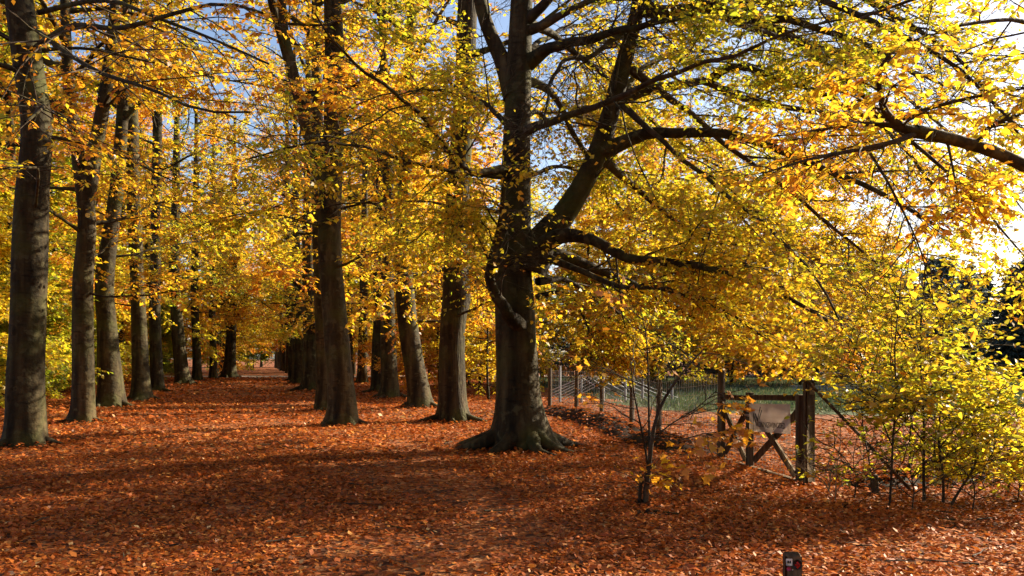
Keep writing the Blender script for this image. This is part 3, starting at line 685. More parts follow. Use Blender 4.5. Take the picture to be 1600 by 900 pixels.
avenue_tree([(609, 622, 34), (608, 580, 30), (606, 500, 26), (604, 400, 23), (606, 280, 20), (600, 100, 16)], 34,
            'trunk left of the leaning beech, crossed by a low leafy spray', 114, .6, nl=21, hmin=2.4, hmax=19, height=20)
avenue_tree([(591, 612, 25), (590, 570, 22), (592, 480, 20), (592, 380, 20), (596, 250, 17)], 41,
            'pale topped trunk half hidden by its neighbour right of the path', 115, .6, nl=14, hmin=2.8, hmax=18, height=19, leaf=.12)
avenue_tree([(566, 598, 19), (566, 560, 16), (568, 480, 15), (570, 300, 11)], 55,
            'slim bluish dark trunk far back between the right rows', 116, .55, nl=13, hmin=3, hmax=19, height=20, leaf=.15)
avenue_tree([(486, 610, 34), (485, 570, 27), (484, 500, 25), (482, 420, 22), (482, 300, 18)], 42.7,
            'mossy lit beech with flared foot beside the path, midway down the right row', 117, .45, azc=3.1, nl=20, hmin=3.4, hmax=18, height=20, leaf=.13,
            forks=[([(484, 470, 0), (462, 440, -.3), (436, 425, -.7), (410, 400, -1.2), (390, 360, -1.6)], [.16, .13, .1, .07, .04], 5)])
avenue_tree([(467, 601, 24), (466, 560, 21), (464, 480, 19), (462, 350, 14)], 53,
            'dark trunk beyond the mossy beech in the right row', 118, .5, azc=3.1, nl=20, hmin=3.2, hmax=20, height=21, leaf=.15)
avenue_tree([(458, 597, 18), (457, 560, 15), (453, 480, 14), (450, 350, 11)], 60,
            'narrow dark trunk farthest but one before the lane on the right', 119, .5, azc=3.1, nl=19, hmin=3.2, hmax=20, height=21, leaf=.15)

def heaps():
    r = np.random.default_rng(91); Bs, Ns = [], []
    for o in list(COL.objects):
        if o.parent is None and o.name.startswith(('beech_tree', 'great_beech')) and o.location.y < 45:
            n = 900 if o.name.startswith('great') else int(520*min(1, 22/o.location.y)); a = r.uniform(0, 6.28, n); d = (.34 if not o.name.startswith('great') else .5)+np.abs(r.normal(0, .38, n))
            x = o.location.x+np.cos(a)*d; y = o.location.y+np.sin(a)*d; Bs.append(np.stack([x, y, gh(x, y)+.02+.10*np.exp(-((d-.3)/.3)**2)*r.random(n)], 1))
    B = np.concatenate(Bs); n = len(B); a = r.uniform(0, 6.28, n); D = np.stack([np.cos(a), np.sin(a), r.normal(0, .3, n)], 1); Nn = nrm(np.stack([r.normal(0, .5, n), r.normal(0, .5, n), np.ones(n)], 1))
    V, Q = leafquads(B, D, Nn, .08*r.uniform(.7, 1.3, n), .62, -.1); link('leaf_litter', mesh('leaf_litter', V, Q, DEADLEAF, np.clip(.42+.2*r.normal(size=n), 0, 1)), ground, 'stuff')
heaps()
# ------------------------------------------------------------------ woodland trees (shared meshes)
def variant(seed, H, r, hmin, nl, lenr, leaf, mean, k2=11, k3=8, k4=12, lowel=.15, bend=.4, dens=1.4):
    global rng
    rng = np.random.default_rng(seed)
    hs = np.linspace(0, H, 7); ax = np.stack([np.cumsum(rng.normal(0, bend/3, 7)), np.cumsum(rng.normal(0, bend/3, 7)), hs], 1); ax[0, :2] = 0; ax[1, :2] *= .3
    rd = r*np.array([1, .85, .75, .62, .48, .32, .1])
    me, axis = trunk_mesh(ax, rd, seed, 12, 26, .8, BARK)
    h = hmin+(H-hmin)*((np.arange(nl)+rng.random(nl))/nl); az = np.arange(nl)*2.4+rng.normal(0, .4, nl); A = axis(h)
    el = lowel+.7*(h-hmin)/(H-hmin)+rng.normal(0, .15, nl); D = np.stack([np.cos(az)*np.cos(el), np.sin(az)*np.cos(el), np.sin(el)], 1)
    Lb = grow(A[:, :3], D, rng.uniform(*lenr, nl)*(1.1-.45*(h-hmin)/(H-hmin)), 8, .12, -.02); Lr = lin(np.minimum(A[:, 3]*.5, .06), np.full(nl, .008), 8)
    Vt, Qt = tubes(Lb, Lr, 5)
    parts, tw, lv = foliage(Lb, Lr, k2, k3, k4, .36, .5, leaf, tilt=.5)
    V, Q = wood_of(parts, None, 3); lm = mesh('limbs', np.concatenate([Vt, V]), np.concatenate([Qt, Q+len(Vt)]), BARK)
    B, D, Nn, Ln = lv; g = smooth3(B, seed+3, 1.2); kp = (rng.random(len(B)) < np.clip(dens*(.65+.5*g), .03, 1)) & (B[:, 2] > .2)
    V, Q = leafquads(B[kp], D[kp], Nn[kp], Ln[kp]); cm = mesh('crown', V, Q, LEAF, tints(B[kp], mean, .09, seed+4, .15, .6))
    return me, lm, cm
def place(var, x, y, rz, sc, label, group, name='woodland_beech', cat='tree'):
    z = float(gh(x, y)); o = tag(empty(name, (x, y, z-.02), rz), label, cat, group); o.scale = (sc, sc, sc)
    link('trunk', var[0], o); link('limbs', var[1], o, 'stuff'); link('crown', var[2], o, 'stuff')
    return o
TALL = [variant(201+i, 19+i, .24, 3.5, 26, (3, 5), .17, m) for i, m in enumerate((.36, .54, .7))]
UNDER = [variant(211+i, 6.5+i, .07, .7, 26, (1.6, 3.0), .13, m, lowel=.1) for i, m in enumerate((.26, .46, .64))]
DARKU = [variant(221, 5.0, .06, .4, 24, (1.3, 2.2), .13, .12, lowel=.2)]
rng = np.random.default_rng(5)
n = 0
pts = []
def far_enough(x, y, d): return all((x-a)**2+(y-b)**2 > d*d for a, b in pts)
tries = 0
while n < 44 and tries < 4000:      # wood left of the avenue
    tries += 1
    y = rng.uniform(24, 120); xr = -4.0+AV*y-2.0
    x = rng.uniform(max(xr-55, -.66*y-4), xr-2.5)
    if not far_enough(x, y, 3.6): continue
    pts.append((x, y)); n += 1
    place(TALL[n % 3], x, y, rng.uniform(0, 6.28), rng.uniform(.8, 1.12), 'autumn beech deep in the wood left of the avenue', 'beeches in the wood left of the avenue')
n = 0; tries = 0
while n < 34 and tries < 4000:
    tries += 1
    y = rng.uniform(24, 85); xr = -4.0+AV*y-1.6
    x = rng.uniform(max(xr-30, -.64*y), xr-2)
    if not far_enough(x, y, 2.0): continue
    pts.append((x, y)); n += 1
    place(UNDER[int(rng.integers(0, 3))], x, y, rng.uniform(0, 6.28), rng.uniform(.7, 1.1), 'young low-branched beech under the tall trees left of the avenue', 'undergrowth left of the avenue', 'young_beech')
for x, y, s in [(-17.5, 31, .8), (-21, 36, .9), (-24.5, 43, .9), (-29, 52, 1), (-15.8, 27, .7), (-19.5, 29.5, .75), (-23.5, 35, .9), (-20.5, 41, .8), (-27, 47, 1), (-33, 56, 1.1), (-25, 50, .9), (-31, 63, 1.2), (-28, 40, 1), (-38, 64, 1.2), (-33, 73, 1.2), (-24, 58, .9)]:
    place(DARKU[0], x, y, x, s, 'dark green bush between trunks left of the avenue', 'dark bushes in the left wood', 'evergreen_bush', 'bush')
# wood right of the right row, up to the vineyard
for i, (x, y, s) in enumerate([(-.9, 33, .75), (-3.2, 38, .9), (-1.6, 42, 1.0), (-5.3, 47, 1.0), (-2.6, 52, 1.1), (-7.5, 55, 1.0), (-4.4, 62, 1.15), (-9.5, 64, 1.1), (.2, 38, .8), (-7, 72, 1.2), (-11.6, 74, 1.1), (1.2, 50, .9)]):
    place(UNDER[1+i % 2], x, y, i*1.7, s, 'young golden beech behind the trunks right of the avenue', 'undergrowth right of the avenue', 'young_beech')
for i, (x, y, s) in enumerate([(-8.2, 60, 1), (-3.5, 72, 1.05), (-13, 82, 1), (-6.5, 88, 1.1), (-17, 96, 1), (-10, 104, 1), (1.5, 84, 1), (-21, 112, 1)]):
    place(TALL[i % 3], x, y, i*2.1, s, 'tall beech far back right of the avenue', 'beeches right of the avenue')
rng = np.random.default_rng(29)
for i, (x, y) in enumerate([(-9.5, 70), (-14, 92), (-11, 97), (-19.5, 103), (-15, 110), (-24, 118), (-18, 122), (-5, 79), (-1, 95), (-28, 130), (-22, 134), (-12.5, 66), (-8, 67), (-6.2, 75), (-10.5, 82), (-16, 86), (-19, 94), (-8, 108), (-14, 118), (-20, 127), (-5, 118), (-11, 128), (-17, 78), (-22, 99)]):
    place(TALL[i % 3], x, y, i*1.7, rng.uniform(.9, 1.15), 'tall beech far back right of the avenue', 'beeches right of the avenue')
# avenue beyond the lane
for i, y in enumerate(np.arange(84, 150, 9.0)):
    place(TALL[i % 3], -3.9+AV*y, y, i*1.3, .95, 'small distant beech lining the avenue left beyond the lane', 'far avenue trees, left')
    place(TALL[(i+1) % 3], 4.0+AV*y-.6, y, i*2.3, .95, 'small distant beech lining the avenue right beyond the lane', 'far avenue trees, right')
for i, x in enumerate((-55, -51, -47, -43, -39.5, -36)):
    place(TALL[i % 3], x, 160+(i % 2)*5, i, 1.0, 'distant beech closing the end of the avenue', 'trees closing the avenue')
    place(DARKU[0], x+1.5, 150, i, 1.7, 'dark distant bush closing the end of the avenue', 'bushes closing the avenue', 'evergreen_bush', 'bush')

for i, (x, y, sc_) in enumerate([(5.5, 47, 1.15), (8.8, 45, 1.3), (12.2, 47.5, 1.25), (15.2, 45, 1.3), (18.6, 48, 1.2), (10.5, 53, 1.5), (16.5, 54, 1.5), (5.8, 56, 1.4), (21.5, 51, 1.1)]):
    place(UNDER[1+(i % 3 == 0)], x, y, i*1.3, sc_, 'golden beech at the back of the vineyard behind the great crown', 'golden trees behind the vineyard', 'golden_beech')
for i, (x, y, sc_) in enumerate([(4.5, 50, .66), (8.6, 52, .74), (12.0, 49, .7), (15.5, 52, .72), (19.0, 50, .62), (10.2, 58, .85), (14.5, 60, .85), (6.5, 60, .8), (19.5, 59, .7)]):
    place(TALL[1 if i % 3 else 0], x, y, i*1.9, sc_, 'tall golden tree rising behind the vineyard, seen through the great crown', 'tall golden trees behind the vineyard', 'golden_tree')
# unseen beeches added behind and beside the viewpoint to hold back sky light
rng = np.random.default_rng(15)
for i, (x, y) in enumerate([(-3, -7), (5, -9), (-9, -6), (-15, -3), (-20, 4), (-17, 9), (-22, 12), (1, -15), (-7, -15), (-14, -13), (10, -15), (-22, -8), (-26, 1), (4, -22), (-12, -22), (-20, -18), (13, -8), (17, -15)]):
    place(TALL[i % 3], x, y, i*1.1, rng.uniform(.85, 1.05), 'unseen autumn beech added behind and beside the viewpoint to block sky light', 'unseen beeches added around the viewpoint')
for i, (x, y) in enumerate([(-34, 62), (-40, 70), (-30, 78), (-46, 82), (-37, 90), (-52, 95), (-34, 102), (-44, 108), (-58, 112), (-62, 90), (-50, 66)]):
    place(UNDER[i % 3], x, y, i*1.9, 1.5, 'low distant beech deep in the wood left of the avenue', 'far undergrowth left of the avenue', 'young_beech')
# dark conifer edge beyond the meadow
def conifer(seed):
    global rng
    rng = np.random.default_rng(seed); H = 11.0
    ax = np.array([[0, 0, 0], [0.05, 0, 4], [0, .05, 8], [0, 0, H]], float)
    me, axis = trunk_mesh(ax, np.array([.2, .15, .09, .02]), seed, 10, 16, .5, TWIG)
    nl = 90; h = .6+(H-.9)*np.linspace(0, 1, nl)**1.0; az = np.arange(nl)*2.4; el = rng.normal(-.12, .12, nl)
    D = np.stack([np.cos(az)*np.cos(el), np.sin(az)*np.cos(el), np.sin(el)], 1); L_ = (.25+2.5*(1-h/H)**.8)*rng.uniform(.75, 1.15, nl)
    Lb = grow(np.stack([0*h, 0*h, h], 1), D, L_, 5, .06, .02); Lr = lin(np.full(nl, .02), np.full(nl, .005), 5)
    V0, Q0 = tubes(Lb, Lr, 3)
    pos, D, t, rad = kids(Lb, Lr, 12, .1, 1, .8, .3); Tw = grow(pos, D, .55*rng.uniform(.6, 1.2, len(t)), 3, .1, -.08)
    B, D, Nn, Ln = leaves_on(Tw, 11, .3, .6); V, Q = leafquads(B, D, Nn, Ln, .45)
    return me, mesh('limbs', V0, Q0, TWIG), mesh('crown', V, Q, CONIFER, np.clip(.4+.25*rng.normal(size=len(B))+.2*smooth3(B, 3, .8), 0, 1))
CONS = [conifer(301), conifer(302)]
rng = np.random.default_rng(8)
i = 0
for yb, xa, xb, st in ((74, -3, 21, 2.4), (78, 20, 70, 2.6), (83, 24, 76, 3.0), (88, 28, 80, 3.4)):
    x = xa
    while x < xb:
        i += 1
        place(CONS[i % 2], x+rng.normal(0, .6), yb+rng.normal(0, 1.3), rng.uniform(0, 6.28), rng.uniform(.75, 1.1), 'dark conifer in the wood edge beyond the meadow', 'conifers beyond the meadow', 'conifer_tree')
        x += st*rng.uniform(.8, 1.2)

# ------------------------------------------------------------------ tree off the right edge whose limb reaches into view
def right_tree():
    global rng
    rng = np.random.default_rng(51)
    loc = np.array([8.6, 8.6, float(gh(8.6, 8.6))])
    o = tag(empty('overhanging_beech', loc), 'beech outside the right edge whose thick bare limb reaches into the upper right', 'tree')
    ax = np.array([[0, 0, 0], [.05, 0, 2], [0, .1, 5], [.1, .1, 9], [.1, .2, 12]], float)
    me, axis = trunk_mesh(ax, np.array([.3, .27, .22, .15, .04]), 52, 18, 40); link('trunk', me, o); roots(o, 5, .3, 3)
    T = []
    def tr(pts, r0, r1): T.append((catmull([np.array(p, float)-loc for p in pts], 14), np.linspace(r0, r1, 14)))
    tr([(8.55, 8.6, 1.75), (7.2, 8.4, 2.35)]+[P(*q) for q in [(1640, 280, 8.1), (1560, 240, 8.0), (1490, 218, 7.9), (1430, 205, 7.8)]], .085, .052)
    tr([P(*q) for q in [(1436, 207, 7.8), (1412, 200, 7.75), (1390, 182, 7.7), (1378, 160, 7.6), (1374, 115, 7.5), (1390, 85, 7.4), (1402, 70, 7.4)]], .048, .012)
    tr([P(*q) for q in [(1432, 208, 7.8), (1395, 222, 7.6), (1330, 236, 7.4), (1260, 250, 7.1), (1195, 270, 6.9)]], .028, .006)
    tr([P(*q) for q in [(1420, 203, 7.8), (1370, 195, 7.9), (1300, 200, 8.1), (1200, 215, 8.3)]], .02, .005)
    tr([P(*q) for q in [(1412, 185, 7.75), (1450, 170, 7.5), (1520, 152, 7.3), (1590, 140, 7.1), (1650, 130, 7.0)]], .022, .005)
    tr([P(*q) for q in [(1523, 228, 7.95), (1550, 195, 7.9), (1580, 185, 7.8), (1620, 165, 7.7)]], .025, .008)
    tr([P(*q) for q in [(1360, 240, 7.5), (1390, 290, 7.3), (1430, 370, 7.1), (1450, 430, 7.0)]], .014, .004)
    tr([P(*q) for q in [(1480, 220, 7.9), (1490, 270, 7.7), (1500, 330, 7.5)]], .014, .004)
    tr([(8.6, 8.7, 5.2), (7.4, 8.8, 5.9)]+[P(*q) for q in [(1640, -120, 9.2), (1560, -60, 9.4), (1450, -10, 9.6), (1340, 30, 9.7)]], .07, .012)
    tr([(8.6, 8.6, 4.2), (7.6, 8.2, 4.8)]+[P(*q) for q in [(1650, 40, 7.8), (1580, 30, 7.5), (1500, 40, 7.2)]], .06, .012)
    for az, h in ((-.5, 6), (.6, 7), (-1.4, 4.5), (.1, 8.5)):
        q = grow(np.array([[0, 0, h]]), np.array([[math.cos(az), math.sin(az), .4]]), np.array([4.0]), 14, .09, -.02)[0]; T.append((q, np.linspace(.06, .01, 14)))
    for i, (pl, rr) in enumerate(T):
        r2 = rr.copy()
        if i == 0: r2[0] *= 1.5; r2[-1] *= 1.2
        limb_obj(catmull(pl, 24), np.interp(np.linspace(0, 1, 24), np.linspace(0, 1, 14), r2), o, BARK if i == 0 else TWIG, 10)
    Lb = np.stack([t[0] for t in T[1:]]); Lr = np.stack([t[1] for t in T[1:]])
    parts, tw, lv = foliage(Lb, Lr, 11, 6, 9, .28, .32, .085, tilt=.6, droop=-.04)
    V, Q = wood_of(parts, tw); link('twigs', mesh('twigs', V, Q, TWIG), o, 'stuff')
    crown(o, lv, .5, 150, 61, .12, 1.2, mins=loc, hexa=True)
right_tree()

# ------------------------------------------------------------------ saplings in front
def sapling(name, label, base, stems, mean, k2, k3, k4, leaf, l2, l3, nparts, seed, meshes=None, group=None, dens=1.0, mat=TWIG, tilt=.6, hexa=True, t0=.14, sd=.1):
    global rng
    rng = np.random.default_rng(seed)
    x, y = G(*base); loc = np.array([x, y, float(gh(x, y))])
    o = tag(empty(name, loc), label, 'sapling', group)
    Lb, Lr = [], []
    for pts, r0, r1 in stems:
        pl = catmull([np.array(P(px, py, y+dy))-loc for px, py, dy in pts], 12); rr = np.linspace(r0, r1, 12)
        limb_obj(pl, rr, o, mat, 7, 'stem'); Lb.append(pl); Lr.append(rr)
    Lb = np.stack(Lb); Lr = np.stack(Lr)
    parts, tw, lv = foliage(Lb, Lr*.6, k2, k3, k4, l2, l3, leaf, tilt=tilt, droop=-.03, t0=t0)
    V, Q = wood_of(parts, tw, 4, .8); link('twigs', mesh('twigs', V, Q, mat), o, 'stuff')
    crown(o, lv, mean, nparts, seed, sd, dens*.85, mins=loc, hexa=hexa, meshes=meshes, patch=.05 if meshes else .14)
    return o
sapling('maple_sapling', 'thin forked sapling with large orange lobed leaves, alone before the fence', (1010, 790),
        [([(1008, 792, 0), (1010, 760, 0), (1014, 730, 0), (1018, 690, 0), (1030, 640, .1), (1060, 590, .2), (1100, 545, .3)], .035, .006),
         ([(1013, 735, 0), (1008, 700, -.1), (1000, 660, -.2), (990, 610, -.3), (985, 560, -.3)], .014, .005),
         ([(1015, 720, 0), (1014, 660, .1), (1013, 600, .2), (1010, 530, .3), (1000, 480, .4)], .016, .005),
         ([(1018, 690, 0), (1045, 665, -.1), (1085, 640, -.2), (1120, 610, -.4)], .01, .004),
         ([(1020, 680, 0), (1050, 690, -.1), (1090, 680, -.3), (1120, 675, -.5)], .008, .003),
         ([(998, 792, 0), (1000, 770, 0), (1002, 745, 0)], .022, .018)],
        .72, 8, 6, 5, .092, .34, .28, 290, 401, MAPLEM, dens=1.2, tilt=.7, t0=.35, sd=.07)
RS = 'yellow beech saplings right of the gate'
sapling('beech_sapling', 'slender yellow beech sapling nearest the gate post of the right clump', (1395, 790),
        [([(1390, 790, 0), (1393, 740, 0), (1395, 690, 0), (1400, 620, 0), (1398, 540, .1), (1405, 470, .2), (1410, 410, .3)], .014, .005),
         ([(1395, 700, 0), (1375, 650, .1), (1352, 600, .2), (1335, 560, .3), (1320, 530, .3)], .008, .003),
         ([(1396, 680, 0), (1430, 640, -.1), (1460, 600, -.2)], .007, .003)], .36, 13, 7, 8, .085, .36, .34, 60, 402, group=RS)
sapling('beech_sapling', 'straight dark-stemmed yellow beech sapling in the middle of the right clump', (1444, 782),
        [([(1444, 782, 0), (1443, 730, 0), (1444, 670, 0), (1440, 600, 0), (1438, 520, 0), (1445, 440, -.1), (1450, 390, -.1)], .018, .006),
         ([(1443, 690, 0), (1415, 655, -.2), (1390, 635, -.4), (1362, 625, -.6)], .009, .003),
         ([(1442, 640, 0), (1480, 590, .2), (1510, 550, .4), (1530, 520, .5)], .009, .003),
         ([(1440, 560, 0), (1420, 500, .3), (1400, 440, .5)], .008, .003)], .40, 13, 7, 8, .085, .36, .34, 60, 403, group=RS)
sapling('beech_sapling', 'crooked yellow beech sapling just right of the straight one', (1474, 785),
        [([(1474, 785, 0), (1474, 750, 0), (1472, 730, 0), (1466, 690, 0), (1470, 640, 0), (1480, 570, .1), (1490, 500, .2)], .016, .005),
         ([(1473, 745, 0), (1460, 710, -.1), (1462, 670, -.1), (1455, 620, -.2)], .01, .004),
         ([(1468, 700, 0), (1500, 660, -.2), (1530, 640, -.4), (1570, 630, -.5)], .008, .003)], .33, 13, 7, 8, .085, .36, .34, 60, 404, group=RS)
sapling('beech_sapling', 'yellow beech sapling leaning far out to the right', (1487, 788),
        [([(1487, 788, 0), (1500, 765, 0), (1517, 740, 0), (1530, 710, 0), (1545, 690, 0), (1565, 668, -.1), (1590, 650, -.2)], .016, .005),
         ([(1517, 735, 0), (1550, 720, -.3), (1590, 715, -.5), (1630, 720, -.6)], .008, .003),
         ([(1530, 705, 0), (1515, 665, .2), (1505, 635, .3), (1500, 610, .3)], .008, .003)], .34, 13, 7, 8, .085, .36, .34, 60, 405, group=RS)
sapling('beech_sapling', 'tall full yellow sapling behind the clump, reaching highest', (1420, 752),
        [([(1420, 752, 0), (1422, 700, 0), (1425, 620, 0), (1430, 540, 0), (1435, 460, 0), (1440, 400, .1)], .018, .006),
         ([(1422, 660, 0), (1385, 600, .2), (1350, 560, .4), (1310, 540, .5)], .01, .004),
         ([(1425, 600, 0), (1470, 540, .2), (1500, 490, .4), (1520, 440, .5)], .01, .004),
         ([(1427, 560, 0), (1390, 500, -.1), (1350, 450, -.2), (1320, 420, -.2)], .01, .004),
         ([(1424, 640, 0), (1460, 620, -.4), (1510, 620, -.7), (1550, 610, -.9)], .009, .003)], .44, 13, 7, 8, .085, .38, .34, 40, 406, group=RS)
sapling('beech_sapling', 'low bushy yellow sapling at the right edge, leaves near the ground', (1575, 770),
        [([(1575, 770, 0), (1578, 745, 0), (1574, 720, 0), (1580, 695, 0), (1590, 672, .1)], .012, .004), ([(1577, 755, 0), (1540, 740, .1), (1500, 730, .2), (1465, 735, .3)], .008, .003),
         ([(1577, 735, 0), (1620, 715, .1), (1660, 700, .2)], .008, .003), ([(1574, 725, 0), (1545, 705, -.2), (1510, 695, -.3)], .007, .003)], .34, 12, 6, 8, .085, .4, .34, 40, 408, group=RS, dens=1.1)
sapling('beech_sapling', 'low yellow-green sapling with bottom sprays between gate post and clump', (1362, 765),
        [([(1362, 765, 0), (1358, 720, 0), (1350, 680, 0), (1345, 630, .1), (1335, 580, .1)], .011, .004), ([(1360, 745, 0), (1335, 735, -.1), (1312, 728, -.2)], .007, .003),
         ([(1358, 720, 0), (1400, 700, .1), (1440, 690, .1)], .007, .003), ([(1350, 685, 0), (1335, 650, .3), (1320, 620, .5)], .007, .003)], .33, 11, 6, 8, .08, .4, .34, 40, 409, group=RS, dens=1.0)
for (bx_, by_, lab, sd_) in ((1335, 778, 'knee-high spreading yellow-green sapling nearest the post stub', 411), (1425, 797, 'knee-high yellow-green sapling at the foot of the dark stems', 412), (1520, 796, 'knee-high yellow-green sapling under the leaning stem', 413), (1590, 785, 'knee-high yellow-green sapling cut by the right picture edge', 414), (1480, 765, 'knee-high yellow-green sapling behind the crooked stem', 415)):
    sapling('beech_sapling', lab, (bx_, by_), [([(bx_, by_, 0), (bx_+3, by_-30, 0), (bx_-2, by_-60, 0), (bx_+4, by_-95, .1)], .008, .003), ([(bx_+2, by_-18, 0), (bx_-25, by_-38, .1), (bx_-55, by_-52, .2)], .006, .003),
            ([(bx_+2, by_-24, 0), (bx_+28, by_-40, -.1), (bx_+58, by_-56, -.2)], .006, .003), ([(bx_, by_-40, 0), (bx_-18, by_-66, -.2), (bx_-40, by_-84, -.3)], .005, .003), ([(bx_, by_-48, 0), (bx_+22, by_-74, .2), (bx_+45, by_-92, .3)], .005, .003)],
            .33, 5, 4, 6, .075, .42, .24, 20, sd_, group=RS, dens=.8, tilt=.45)
sapling('bare_sapling', 'small pale bare twiggy sapling with few leaves beside the gate post', (1305, 782),
        [([(1305, 782, 0), (1306, 760, 0), (1307, 735, 0), (1312, 700, 0)], .009, .003),
         ([(1296, 768, .1), (1285, 750, .1), (1262, 738, .1), (1248, 728, .1)], .009, .003),
         ([(1296, 765, .1), (1292, 745, .1), (1287, 730, .1)], .006, .003),
         ([(1296, 765, .1), (1298, 745, .1), (1300, 728, .1)], .006, .003)], .36, 4, 2, 3, .075, .25, .12, 30, 407, mat=PALEWOOD, dens=.8)

# ------------------------------------------------------------------ banks of dark soil
def bank(name, pts, hgt, wid, label_seed):
    r = np.random.default_rng(label_seed)
    pl = catmull([(x, y, 0) for x, y in pts], 90); T = nrm(np.gradient(pl, axis=0)); Nn = np.stack([-T[:, 1], T[:, 0], 0*T[:, 0]], 1)
    m = 13; s = np.linspace(-1, 1, m); k = np.arange(90)
    env = np.minimum(1, np.minimum(k, 89-k)/8.)
    V = pl[:, None]+Nn[:, None]*(s*wid)[None, :, None]
    hh = hgt*np.clip(1-np.abs(s)**2.2, 0, 1)[None]*env[:, None]*(1+.35*smooth(V[..., 0], V[..., 1], label_seed, 2.5)+.15*r.normal(size=(90, m)))
    V[..., 2] = gh(V[..., 0], V[..., 1])+hh-.02
    i = np.arange(89)[:, None]*m+np.arange(m-1)[None]; i = i.ravel(); Q = np.stack([i, i+1, i+m+1, i+m], 1)
    o = link(name, mesh(name, V.reshape(-1, 3), Q, SOIL, smooth_=True), None, 'structure')
    # leaves lying on the bank
    n = 4200; a = r.integers(1, 88, n); b = np.where(r.random(n) < .2, r.integers(1, 6, n), r.integers(5, m-1, n)); B = V[a, b]+np.stack([r.normal(0, .05, n), r.normal(0, .05, n), np.full(n, .012)], 1)
    ang = r.uniform(0, 6.28, n); D = np.stack([np.cos(ang), np.sin(ang), 0*ang], 1); Nn2 = nrm(np.stack([r.normal(0, .5, n), r.normal(0, .5, n), np.ones(n)], 1))
    Vl, Ql = leafquads(B, D, Nn2, .085*r.uniform(.7, 1.2, n), .6); link('leaf_litter', mesh('leaf_litter', Vl, Ql, DEADLEAF, np.clip(.4+.2*r.normal(size=n), 0, 1)), o, 'stuff')
bank('earth_bank', [(1.0, 26.5), (1.45, 24.2), (1.95, 22.2), (2.4, 19.4), (2.6, 17), (2.95, 15), (3.2, 14.2)], .2, .55, 61)
bank('earth_bank', [(4.1, 11.15), (4.6, 11.0), (5.2, 11.2), (5.9, 11.5), (6.8, 11.9), (8, 12.4), (10, 13)], .14, .4, 62)
def mound(px, py, w_, d, h):
    x, y = G(px, py); r = np.random.default_rng(int(px)); mb = MB(); m = 14; V = []; Q = []
    for i in range(7):
        for j in range(m):
            a = j*2*math.pi/m; q = (1-i/6)*(1+.2*math.sin(3*a+px)+.1*r.normal()); V.append((math.cos(a)*w_*q, math.sin(a)*d*q, h*(i/6)**.6-.02+.01*r.normal()))
    for i in range(6):
        for j in range(m): Q.append([i*m+j, i*m+(j+1) % m, (i+1)*m+(j+1) % m, (i+1)*m+j])
    mb.add(V, Q); o = mb.build('soil_mound', SOIL); o.location = (x, y, float(gh(x, y))); o['kind'] = 'structure'
mound(1012, 806, .22, .26, .06); mound(1322, 788, .14, .16, .05); mound(1345, 796, .13, .13, .035); mound(1000, 790, .11, .12, .07)

# ------------------------------------------------------------------ wire fence, gate, sign
def post(mb, x, y, h, w_, lean=(0, 0), bev=.012):
    z = float(gh(x, y)); a = np.array([x, y, z-.25]); b = np.array([x+lean[0], y+lean[1], z+h]); mb.bar(a, b, w_, w_, bev, up=(0, 1, .01))
fence = tag(empty('wire_fence', (2.4, 20, 0)), 'wire mesh fence with dark wooden posts running from the largest beech to the gate', 'fence')
fp = [(1.13, 25.7, 1.3), (1.78, 23.7, 1.3), (2.36, 22.5, 1.32), (2.76, 19.7, 1.25), (2.90, 16.9, 1.2), (3.37, 13.8, 1.45)]
off = np.array([2.4, 20, 0])
for x, y, h in fp:
    mb = MB(); z = float(gh(x, y)); mb.tube([(x, y, z-.2), (x+.01, y, z+h*.5), (x+.02, y, z+h)], [.062, .058, .055], 10); o = mb.build('post', DARKWOOD, fence, smooth_=False)
    o.location = -off
for i in range(len(fp)-1):
    (x0, y0, h0), (x1, y1, h1) = fp[i], fp[i+1]; mb = MB(); z0 = float(gh(x0, y0)); z1 = float(gh(x1, y1)); L_ = math.hypot(x1-x0, y1-y0)
    for k in range(9):
        f = .05+k/8*.9; mb.tube([(x0, y0, z0+h0*f), ((x0+x1)/2, (y0+y1)/2, (z0+z1)/2+(h0+h1)/2*f-.01), (x1, y1, z1+h1*f)], [.0035]*3, 3, False)
    nv = int(L_/.12)
    for k in range(1, nv):
        u = k/nv; x = x0+(x1-x0)*u; y = y0+(y1-y0)*u; z = z0+(z1-z0)*u; mb.tube([(x, y, z+.05), (x, y, z+(h0+(h1-h0)*u)*.95)], [.003]*2, 3, False)
    o = mb.build('wire_mesh', WIRE, fence); o.location = -off
# gate posts and gate
A = np.array([3.37, 13.8]); Bq = np.array([3.83, 11.2]); gd = nrm(Bq-A); gl = np.linalg.norm(Bq-A); gn = np.array([-gd[1], gd[0]])
def gp(u, z, o=0.0): q = A+gd*gl*u-gn*o; return np.array([q[0], q[1], z+float(gh(*q))])
gpost = tag(empty('gate_post', (Bq[0]+.05, Bq[1]-.05, float(gh(*Bq)))), 'square dark wooden gate post at the right end of the gate', 'post')
mb = MB(); mb.box((0, 0, .53), (.125, .125, 1.62), None, .015); mb.build('shaft', DARKWOOD, gpost)
mb = MB(); mb.box((.02, -.0685, 1.23), (.07, .01, .1), None, .002); mb.build('plate', PALEWOOD, gpost)
mb = MB(); mb.box((0, 0, 1.352), (.145, .145, .024), None, .006); mb.build('cap', DARKWOOD, gpost)
gate = tag(empty('wooden_gate', gp(.5, 0)), 'low dark wooden gate of two bays with crossed braces and wire mesh', 'gate')
goff = np.array(gate.location)
def gpart(name, a, b, w_, d, mat=DARKWOOD):
    mb = MB(); mb.bar(a, b, d, w_, .006, up=(0, 0, 1) if abs((b-a)[2]) < np.linalg.norm(b-a)*.95 else (gd[0], gd[1], 0)); o = mb.build(name, mat, gate); o.location = -goff; return o
U0, UM, U1 = .03, .40, .955
